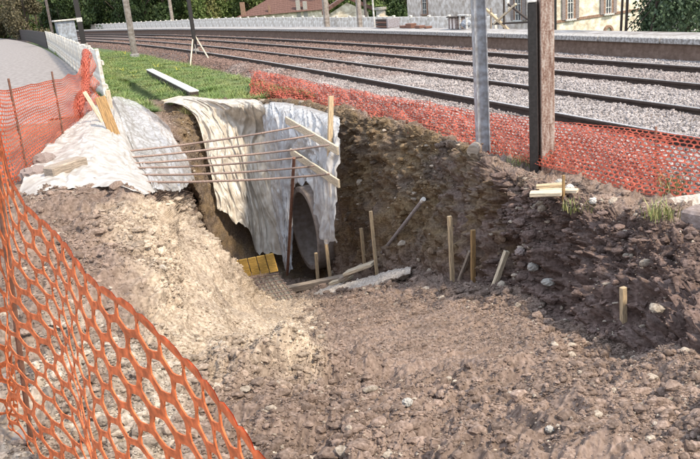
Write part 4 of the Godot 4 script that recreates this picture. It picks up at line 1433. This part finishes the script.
func window(parent: Node3D, xf: Transform3D, w: float, h: float, shutters: bool, stone := true) -> void:
	# in xf: x along the wall, y up, z out of the wall; origin at the middle of the sill
	var g := obj("window", cbox(w, h, .04, .004), mats.pane, parent, xf * Transform3D(Basis.IDENTITY, Vector3(0, h * .5, .01)))
	var up := Vector3(0, h * .5, 0)
	for k in [-1, 1]:
		obj("frame_side", cbox(.06, h, .05, .004), mats.white_paint, g, Transform3D(Basis.IDENTITY, Vector3(k * (w * .5 - .03), 0, .02)))
		if stone:
			obj("surround", cbox(.14, h + .28, .12, .01), mats.sandstone, g, Transform3D(Basis.IDENTITY, Vector3(k * (w * .5 + .07), 0, 0)))
		if shutters:
			obj("shutter", cbox(w * .55, h + .05, .05, .008), mats.shutter, g, Transform3D(Basis.IDENTITY, Vector3(k * (w * .5 + .14 + w * .28), 0, .05)))
	obj("mullion", cbox(.06, h, .05, .004), mats.white_paint, g, Transform3D(Basis.IDENTITY, Vector3(0, 0, .022)))
	for k in [-.5, 0.0, .5]:
		obj("glazing_bar", cbox(w, .04, .045, .004), mats.white_paint, g, Transform3D(Basis.IDENTITY, Vector3(0, k * h * .62, .02)))
	obj("lintel", cbox(w + .1, .16, .12, .01), mats.sandstone if stone else mats.white_wall, g, Transform3D(Basis.IDENTITY, Vector3(0, h * .5 + .08, .003)))
	obj("sill", cbox(w + .3, .1, .2, .01), mats.white_paint if shutters else mats.sandstone, g, Transform3D(Basis.IDENTITY, Vector3(0, -h * .5 - .05, .05)))

func build_houses() -> void:
	var o0 := 27.0
	# station house: long side to the tracks, sunlit end towards the camera
	var corner := PO(553, 25, o0)
	var s0 := os(corner).y
	var s1 := os(PO(408, 20, o0)).y
	var y0 := -2.2
	var hgt := 8.2
	var depth := 6.6
	var mid := W(o0 + depth * .5, (s0 + s1) * .5, 0)
	var hs := thing("house", "grey rendered house with a cream end wall and sandstone window frames", "house", Vector3(mid.x, y0, mid.z))
	var home := Transform3D(Basis.IDENTITY, -hs.position)
	var along_ := W(0, 1, 0)
	var across := W(1, 0, 0)
	var bs := Basis(along_, Vector3.UP, along_.cross(Vector3.UP))
	obj("wall", cbox(s1 - s0, hgt, depth, .02), mats.house_wall, hs, home * Transform3D(bs, mid + Vector3(0, y0 + hgt * .5, 0)))
	var ec := W(o0 + depth * .5, s0 - .06, y0 + hgt * .5)
	obj("end_wall", cbox(.12, hgt, depth + .02, .02), mats.house_end, hs, home * Transform3D(bs, ec))
	var rf := Bag.new()
	var e := [W(o0 - .5, s0 - .6, y0 + hgt), W(o0 - .5, s1 + .6, y0 + hgt), W(o0 + depth + .5, s1 + .6, y0 + hgt), W(o0 + depth + .5, s0 - .6, y0 + hgt), W(o0 + depth * .5, s0 - .6, y0 + hgt + 3.6), W(o0 + depth * .5, s1 + .6, y0 + hgt + 3.6)]
	rf.quad(e[0], e[4], e[5], e[1]); rf.quad(e[3], e[2], e[5], e[4]); rf.tri(e[0], e[3], e[4]); rf.tri(e[1], e[5], e[2]); rf.quad(e[0], e[1], e[2], e[3])
	obj("roof", rf.mesh(), mats.roof_tile, hs, home)
	# long-side frame: x along -s when seen from the tracks, z towards the tracks
	var fb := Basis(-along_, Vector3.UP, -across)
	for q in [[425.5, 14, .66, 1.7, false], [476, 14.5, .7, 1.7, false], [519, 20, .62, 1.9, true]]:
		window(hs, home * Transform3D(fb, PO(q[0], q[1], o0)), q[2], q[3], q[4])
	var eb := Basis(across, Vector3.UP, -along_)
	for q in [[570, 19], [608, 13.5]]:
		window(hs, home * Transform3D(eb, PS(q[0], q[1], s0 - .12)), .42, 1.8, true)
	var ba := PS(556, 22, s0 - .12)
	var bb := PS(640, 9.5, s0 - .12)
	obj("stone_band", cbox(ba.distance_to(bb), .16, .1, .01), mats.sandstone, hs, home * Transform3D(frame(ba, bb).basis, (ba + bb) * .5))
	var pa := W(o0 + .02, s0 - .22, 0)
	obj("downpipe", tube_mesh([Vector3(pa.x, y0, pa.z), Vector3(pa.x, y0 + hgt, pa.z)], .07, 8), mats.mast_dark, hs, home)
	# cellar arch on the end wall
	var ac := PS(608, 31, s0 - .12)
	var ar := Bag.new()
	for k in 8:
		var t0 := PI * k / 8.0
		var t1 := PI * (k + 1) / 8.0
		var zo := -along_ * .1
		var q := []
		for z in [[t0, .34], [t1, .34], [t1, .2], [t0, .2]]:
			q.append(ac + across * cos(z[0]) * z[1] + Vector3(0, sin(z[0]) * z[1], 0))
		ar.quad(q[0] + zo, q[3] + zo, q[2] + zo, q[1] + zo)
		ar.quad(q[0], q[0] + zo, q[1] + zo, q[1])
		ar.quad(q[3] + zo, q[3], q[2], q[2] + zo)
	obj("cellar_arch", ar.mesh(), mats.sandstone, hs, home)
	# white building further right
	var wa := W(36.5, s0 - 2.0, y0)
	var wh := thing("house", "plain white house wall behind the leaning dark poles", "house", wa)
	obj("wall", cbox(9.0, 8.0, 8.0, .02), mats.white_wall, wh, Transform3D(bs, Vector3(0, 4.0, 0) + along_ * 5.5 + across * 4.0))
	obj("roof", cbox(9.8, .3, 8.8, .05), mats.roof_tile, wh, Transform3D(bs, Vector3(0, 8.15, 0) + along_ * 5.5 + across * 4.0))
	obj("shutter", cbox(1.0, .9, .08, .01), mats.shutter, wh, Transform3D(Basis(across, Vector3.UP, -along_), PS(641, -1, s0 + 1.4) - wa))
	# low house with the long red roof
	far_house("house", "low house with a long dull red hipped roof behind the fence", [236, 332], 17.5, 3.0, 95.0, true)
	far_house("house", "small cream house with a brown edged gable behind the fence", [322, 374], 15.5, -1.5, 62.0, false)

func far_house(called: String, label: String, px: Array, eave: float, ridge: float, dist: float, hipped: bool) -> void:
	var at_d := func(x: float, y: float) -> Vector3:
		var d := ray(x, y)
		return Vector3(0, EYE, 0) + d * (dist / -d.z)
	var a: Vector3 = at_d.call(px[0], eave)
	var b: Vector3 = at_d.call(px[1], eave)
	b.y = a.y
	var top: Vector3 = at_d.call((px[0] + px[1]) * .5, ridge)
	var w := a.distance_to(b)
	var x := (b - a).normalized()
	var z := x.cross(Vector3.UP).normalized()               # away from the camera
	if z.z > 0: z = -z
	var dep := 7.0
	var g := -2.2
	var hs := thing(called, label, "house", Vector3(((a + b) * .5).x, g, ((a + b) * .5).z))
	var home := Transform3D(Basis.IDENTITY, -hs.position)
	var bs := Basis(x, Vector3.UP, x.cross(Vector3.UP))
	var cm := (a + b) * .5 + z * dep * .5
	obj("wall", cbox(w - .8, a.y - g, dep - .8, .02), mats.house_end, hs, home * Transform3D(bs, Vector3(cm.x, (a.y + g) * .5 - .01, cm.z)))
	var rf := Bag.new()
	if hipped:
		var r0 := a + x * w * .32 + z * dep * .5
		var r1 := b - x * w * .05 + z * dep * .5
		r0.y = top.y + .55
		r1.y = top.y + .35
		# rows of tiles: stepped courses on the near slope
		var n := 14
		for k in n:
			var t0 := float(k) / n
			var t1 := float(k + 1) / n
			var up := Vector3(0, .035, 0)
			rf.quad(a.lerp(r0, t0) + up, a.lerp(r0, t1), b.lerp(r1, t1), b.lerp(r1, t0) + up)
			rf.quad(a.lerp(r0, t0), a.lerp(r0, t0) + up, b.lerp(r1, t0) + up, b.lerp(r1, t0))
		rf.tri(a, a + z * dep, r0)
		rf.tri(b, r1, b + z * dep)
		rf.quad(a + z * dep, b + z * dep, r1, r0)
		obj("roof", rf.mesh(), mats.roof_tile, hs, home)
		for q in [[242, 12, 4, .55, "chimney"], [269, 16, 7, .3, "chimney"], [298, 14, 2, .5, "chimney"], [305, 14, 3, .5, "chimney"]]:
			var c0: Vector3 = at_d.call(q[0], q[1]) + z * .6
			var c1: Vector3 = at_d.call(q[0], q[2]) + z * .6
			obj(q[4], cbox(q[3], c1.y - c0.y + .8, q[3], .02), mats.sandstone if q[0] < 280 else mats.concrete, hs, home * Transform3D(bs, (c0 + c1) * .5 - Vector3(0, .2, 0)))
	else:
		var pk := (a + b) * .5
		pk.y = top.y
		var wall := Bag.new()
		var i0 := a + x * .5 + z * .4
		var i1 := b - x * .5 + z * .4
		var ip := pk + z * .4 - Vector3(0, .3, 0)
		wall.tri(i0, ip, i1)
		obj("gable", wall.mesh(), mats.house_end, hs, home)
		for sd in [[a, pk], [pk, b]]:
			var p0: Vector3 = sd[0]
			var p1: Vector3 = sd[1]
			var up := Vector3(0, .3, 0)
			rf.quad(p0, p0 + up, p1 + up, p1)
			rf.quad(p0 + up, p0 + up + z * dep, p1 + up + z * dep, p1 + up)
			rf.quad(p0, p1, p1 + z * dep, p0 + z * dep)
		obj("roof", rf.mesh(), mats.roof_tile, hs, home)

func leafy(n: int, spread: Vector3, leaf: float, c0: Color, c1: Color, sd: int, lobes: int) -> ArrayMesh:
	var r := RandomNumberGenerator.new()
	r.seed = sd
	var cs := []
	for k in lobes:
		var d := Vector3(r.randf_range(-1, 1), r.randf_range(-1, 1), r.randf_range(-1, 1))
		cs.append([d * 0.72, r.randf_range(.22, .42), r.randf_range(.6, 1.25)])
	var b := Bag.new()
	for k in n:
		var l: Array = cs[r.randi() % lobes]
		var d := Vector3(r.randfn(), r.randfn(), r.randfn()).normalized() * pow(r.randf(), .45) * float(l[1])
		var p: Vector3 = (l[0] + d) * spread
		var q := Basis.from_euler(Vector3(r.randf() * TAU, r.randf() * TAU, r.randf() * TAU))
		var s := leaf * r.randf_range(.6, 1.3)
		var c := c0.lerp(c1, clampf(r.randf() * .7 + .15, 0, 1)) 
		c.a = 1
		b.quad(p + q * Vector3(-s * .4, 0, 0), p + q * Vector3(0, s * .2, s * .6), p + q * Vector3(s * .5, 0, .1 * s), p + q * Vector3(0, -s * .1, -s * .6), c)
	return b.mesh()

func trunk_mesh(h: float, r: float, sd: int) -> ArrayMesh:
	var rr := RandomNumberGenerator.new()
	rr.seed = sd
	var b := Bag.new()
	var limbs := [[Vector3.ZERO, Vector3(rr.randf_range(-.1, .1) * h, h, rr.randf_range(-.1, .1) * h), r, r * .35]]
	for k in 5:
		var t := .35 + .1 * k
		var a := rr.randf() * TAU
		limbs.append([limbs[0][1] * t, limbs[0][1] * t + Vector3(cos(a) * .3, .28, sin(a) * .3) * h, r * .5 * (1 - t * .5), r * .1])
	for l in limbs:
		var d: Vector3 = (l[1] - l[0]).normalized()
		var x := d.cross(Vector3(.3, .1, 1)).normalized()
		var y := x.cross(d)
		for j in 8:
			var a0 := TAU * j / 8
			var a1 := TAU * (j + 1) / 8
			var u0 := x * cos(a0) + y * sin(a0)
			var u1 := x * cos(a1) + y * sin(a1)
			b.quad(l[0] + u0 * l[2], l[1] + u0 * l[3], l[1] + u1 * l[3], l[0] + u1 * l[2])
	return b.mesh()

func build_trees() -> void:
	var hill := Bag.new()
	# wooded slope behind the village
	var pos := PackedVector3Array()
	for a in 60:
		for b in 16:
			var ang := deg_to_rad(-78.0 + a * 2.6)
			var d := 120.0 + b * 14.0
			pos.append(Vector3(sin(ang) * d, -2.4 + pow(b / 15.0, 0.8) * 60.0 + 3.0 * n1.get_noise_2d(a * 40, b * 40) * (b / 6.0), -cos(ang) * d))
	struct("hill", grid_mesh(60, 16, pos, PackedColorArray(), false), mats.hill)
	var kinds := []
	for q in [[Color(.022, .04, .012), Color(.05, .085, .02)], [Color(.055, .09, .02), Color(.12, .16, .04)], [Color(.1, .105, .03), Color(.18, .18, .06)], [Color(.06, .052, .03), Color(.12, .1, .05)]]:
		kinds.append(leafy(9000, Vector3(4.2, 4.2, 4.2), .24, q[0], q[1], 7 + kinds.size(), 16))
	var trunks := [trunk_mesh(6.0, .28, 3), trunk_mesh(6.5, .22, 4)]
	var names := ["dark evergreen tree in the wood behind the road end", "fresh green leafy tree in the wood behind the station", "yellowish spring tree in the wood behind the station", "brownish half bare tree in the wood behind the road end"]
	var spots := []
	for k in 54:
		var px := -30.0 + k * 10.4 + rng.randf_range(-4, 4)
		var d := rng.randf_range(100, 122) if px > 215 else rng.randf_range(92, 118)
		var kind := 0
		if px < 28: kind = [1, 3, 1][rng.randi() % 3]
		elif px < 60: kind = [3, 1, 2][rng.randi() % 3]
		elif px < 128: kind = 0 if rng.randf() < .8 else 1
		elif px < 170: kind = [0, 1][rng.randi() % 2]
		elif px < 330: kind = [1, 2, 2, 1][rng.randi() % 4]
		else: kind = [1, 3, 0][rng.randi() % 3]
		spots.append([px, d, kind])
	for q in spots:
		var d := ray(q[0], 20)
		var p: Vector3 = d * (float(q[1]) / -d.z)
		p.y = -1.6
		var t := thing("tree", names[q[2]], "tree", p, "trees of the wood, " + ["dark", "green", "yellowish", "brownish"][q[2]])
		var sc := rng.randf_range(.75, 1.15)
		t.rotation.y = rng.randf() * TAU
		obj("trunk", trunks[rng.randi() % 2], mats.bark, t)
		obj("crown", kinds[q[2]], mats.leaf, t, Transform3D(Basis.IDENTITY.scaled(Vector3(sc, sc * 1.05, sc)), Vector3(0, 3.6, 0)))
	# tree beside the platform end
	var p := PO(684, 36, 15.6)
	var tr := thing("tree", "dark leafy tree with a grey trunk at the end of the platform", "tree", Vector3(p.x, -.6, p.z))
	obj("trunk", tube_mesh([Vector3(0, -.5, 0), Vector3(.05, 1.2, 0), Vector3(-.1, 3.0, .1), Vector3(.1, 6, 0)], .13, 10), mats.bark, tr)
	obj("crown", leafy(20000, Vector3(1.5, 2.0, 1.7), .075, Color(.02, .04, .02), Color(.07, .11, .05), 77, 34), mats.leaf, tr, Transform3D(Basis.IDENTITY, Vector3(.1, 2.3, 0)))

func build_platform_things() -> void:
	# dark crate with a bluish end
	var p := PO(387, 27, 13.2)
	p.y = .335
	var bs := frame(W(0, 0, 0), W(0, -1, 0)).basis
	var c := thing("luggage_crate", "dark brown slatted crate standing on the platform", "crate", p)
	for k in 4:
		obj("slat", cbox(1.1, .075, .5, .008), mats.timber_dark if k % 2 else mats.rust_pipe, c, Transform3D(bs, Vector3(0, .05 + k * .085, 0)))
	obj("end_panel", cbox(.12, .38, .54, .01), mats.steel_pipe, c, Transform3D(bs, bs * Vector3(.62, 0, 0) + Vector3(0, .19, 0)))
	# low stack of reddish timber
	for q in [[405, .3, .09, "low reddish timber baulk on the platform"], [411, .3, .17, "upper reddish baulk stacked on the platform timber"], [420, .25, .1, "lone reddish timber end beside the stacked baulks on the platform"], [428, .12, .08, "small dark block at the end of the platform timber"]]:
		var b := PO(q[0], 27, 13.2)
		b.y = .335 + q[2] * .5
		metas(obj("timber_baulk", cbox(q[1] * 1.6, q[2], .25, .01), mats.rust_pipe, null, Transform3D(bs, b)), q[3], "timber")
	# boarded box with a flat lid and a white frame beside it
	var v := PO(461, 29, 13.25)
	v.y = .335
	var vb := Basis(W(0, -1, 0), Vector3.UP, W(-1, 0, 0))
	var tro := thing("platform_trolley", "pinkish boarded box with a dark lid and white hoop on the platform", "trolley", v)
	for k in 5:
		obj("slat", cbox(.1, .36, .4, .006), mats.house_wall if k % 2 else mats.slab, tro, Transform3D(vb, vb * Vector3(-.46 + k * .115, 0, 0) + Vector3(0, .19, 0)))
	obj("lid", cbox(.66, .04, .5, .008), mats.timber_dark, tro, Transform3D(vb, vb * Vector3(-.23, 0, 0) + Vector3(0, .4, 0)))
	obj("hoop_post", cbox(.06, .44, .06, .01), mats.white_paint, tro, Transform3D(vb, vb * Vector3(.13, 0, .1) + Vector3(0, .22, 0)))
	obj("hoop_post", cbox(.06, .44, .06, .01), mats.white_paint, tro, Transform3D(vb, vb * Vector3(.56, 0, .1) + Vector3(0, .22, 0)))
	obj("hoop_top", cbox(.62, .06, .1, .02), mats.white_paint, tro, Transform3D(vb, vb * Vector3(.35, 0, .1) + Vector3(0, .45, 0)))
	obj("bundle", rock_mesh(188, .12, 2), mats.cabinet, tro, Transform3D(vb.scaled(Vector3(.19, .19, .17)), vb * Vector3(.35, 0, 0) + Vector3(0, .17, 0)))
	# crossed timbers behind the platform
	var tf := thing("scaffold_poles", "crossed scaffold timbers propped behind the platform before the house", "scaffold", PO(507, 62, 14.6))
	for q in [[[494, 24], [516, 4], "timber_pale", .07], [[486, 9], [530, 50], "timber", .08], [[508, 4], [530, 21], "timber_dark", .06], [[493, 24], [531, 22], "timber_dark", .06], [[504, 62], [504, -6], "timber_dark", .05], [[508, 12], [507, -6], "pale_concrete", .1], [[491, 62], [491, 8], "timber_grey", .05]]:
		beam("timber", PO(q[0][0], q[0][1], 14.6) - tf.position, PO(q[1][0], q[1][1], 14.6 + .02 * q[3]) - tf.position, q[3], q[3], mats[q[2]], tf)
	# dark poles by the white wall
	for q in [[[621, 33], [623, -8], .07, "thinner of two dark upright poles, beside the cream house end"], [[626, 33], [628, -8], .08, "thicker of two dark upright poles before the white house"], [[651, 33], [659, -8], .07, "single dark pole leaning towards the leafy tree"], [[627, 30], [655, -4], .03, "thin dark stick slanting across the white wall"], [[633, 30], [662, -2], .025, "second thin stick slanting parallel across the white wall"]]:
		var a := PO(q[0][0], q[0][1], 14.4)
		var b := PO(q[1][0], q[1][1], 14.4)
		metas(obj("dark_pole", tube_mesh([a - (b - a).normalized() * 1.05, a.lerp(b, 1.6)], q[2] * .5, 8), mats.timber_dark), q[3], "pole")
	# round grey chimney among pale rubble beyond the fence
	var k := PO(381, 15, 22.0)
	var ch := thing("round_chimney", "squat round chimney with a flat cap rising beyond the fence", "chimney", Vector3(k.x, -2.2, k.z))
	obj("shaft", tube_mesh([Vector3(0, 0, 0), Vector3(0, k.y + 2.2 + .35, 0)], .33, 16), mats.concrete, ch)
	obj("cap", tube_mesh([Vector3(0, k.y + 2.55, 0), Vector3(0, k.y + 2.72, 0)], .42, 16), mats.concrete, ch)
	var hp := PO(382, 12.5, 20.0)
	metas(obj("rubble_heap", rock_mesh(140, .06, 3), mats.sand, null, Transform3D(Basis.IDENTITY.scaled(Vector3(1.3, (hp.y + 2.2) * 1.02, 1.0)), Vector3(hp.x, -2.2, hp.z))), "pale heap of rubble rising just above the long fence", "rubble")

# ---------------------------------------------------------------- all

func _ready() -> void:
	rng.seed = 11
	n1.seed = 1; n1.frequency = .012; n1.fractal_octaves = 4
	n2.seed = 2; n2.frequency = .035; n2.fractal_octaves = 4; n2.fractal_type = FastNoiseLite.FRACTAL_RIDGED
	n3.seed = 3; n3.frequency = .13; n3.fractal_octaves = 3
	n4.seed = 4; n4.frequency = .13; n4.noise_type = FastNoiseLite.TYPE_CELLULAR; n4.cellular_return_type = FastNoiseLite.RETURN_DISTANCE2_SUB; n4.fractal_octaves = 2
	n5.seed = 5; n5.frequency = .05; n5.noise_type = FastNoiseLite.TYPE_CELLULAR; n5.cellular_return_type = FastNoiseLite.RETURN_DISTANCE2_SUB; n5.fractal_octaves = 3; n5.fractal_gain = .6; n5.domain_warp_enabled = true; n5.domain_warp_amplitude = 12.0; n5.domain_warp_frequency = .04

	var cam := Camera3D.new()
	cam.name = "camera"
	cam.fov = rad_to_deg(2.0 * atan(229.5 / FOC))
	cam.near = 0.05
	cam.far = 1200.0
	cam.transform = Transform3D(Basis(Vector3.RIGHT, -PITCH) * Basis(Vector3(0, 0, 1), -ROLL), Vector3(0, EYE, 0))
	add_child(cam)
	cam.current = true

	var env := Environment.new()
	var sky := Sky.new()
	var sm := ProceduralSkyMaterial.new()
	sm.sky_top_color = Color(.72, .77, .84)
	sm.sky_horizon_color = Color(.92, .91, .89)
	sm.sky_curve = .2
	sm.ground_bottom_color = Color(.3, .28, .25)
	sm.ground_horizon_color = Color(.7, .7, .7)
	sm.energy_multiplier = 1.5
	sky.sky_material = sm
	env.background_mode = Environment.BG_SKY
	env.sky = sky
	env.tonemap_mode = Environment.TONE_MAPPER_LINEAR
	env.tonemap_exposure = 2.02
	env.sdfgi_enabled = true
	env.ssao_enabled = true
	env.ssil_enabled = true
	var we := WorldEnvironment.new()
	we.name = "environment"
	we.environment = env
	add_child(we)

	var sun := DirectionalLight3D.new()
	sun.name = "sun"
	sun.light_energy = 1.0
	sun.light_color = Color(1.0, .94, .84)
	sun.light_angular_distance = 5.0
	sun.shadow_enabled = true
	var to_sun := Vector3(.78, 1.15, .5).normalized()
	sun.transform = Transform3D(Basis.looking_at(-to_sun, Vector3.UP), Vector3(0, 20, 0))
	add_child(sun)

	make_materials()
	build_earth()
	build_ground()
	build_railway()
	build_clods()
	build_fences()
	build_houses()
	build_trees()
	build_posts()
	build_sheets()
	build_nets()
	build_pit_things()
	build_platform_things()
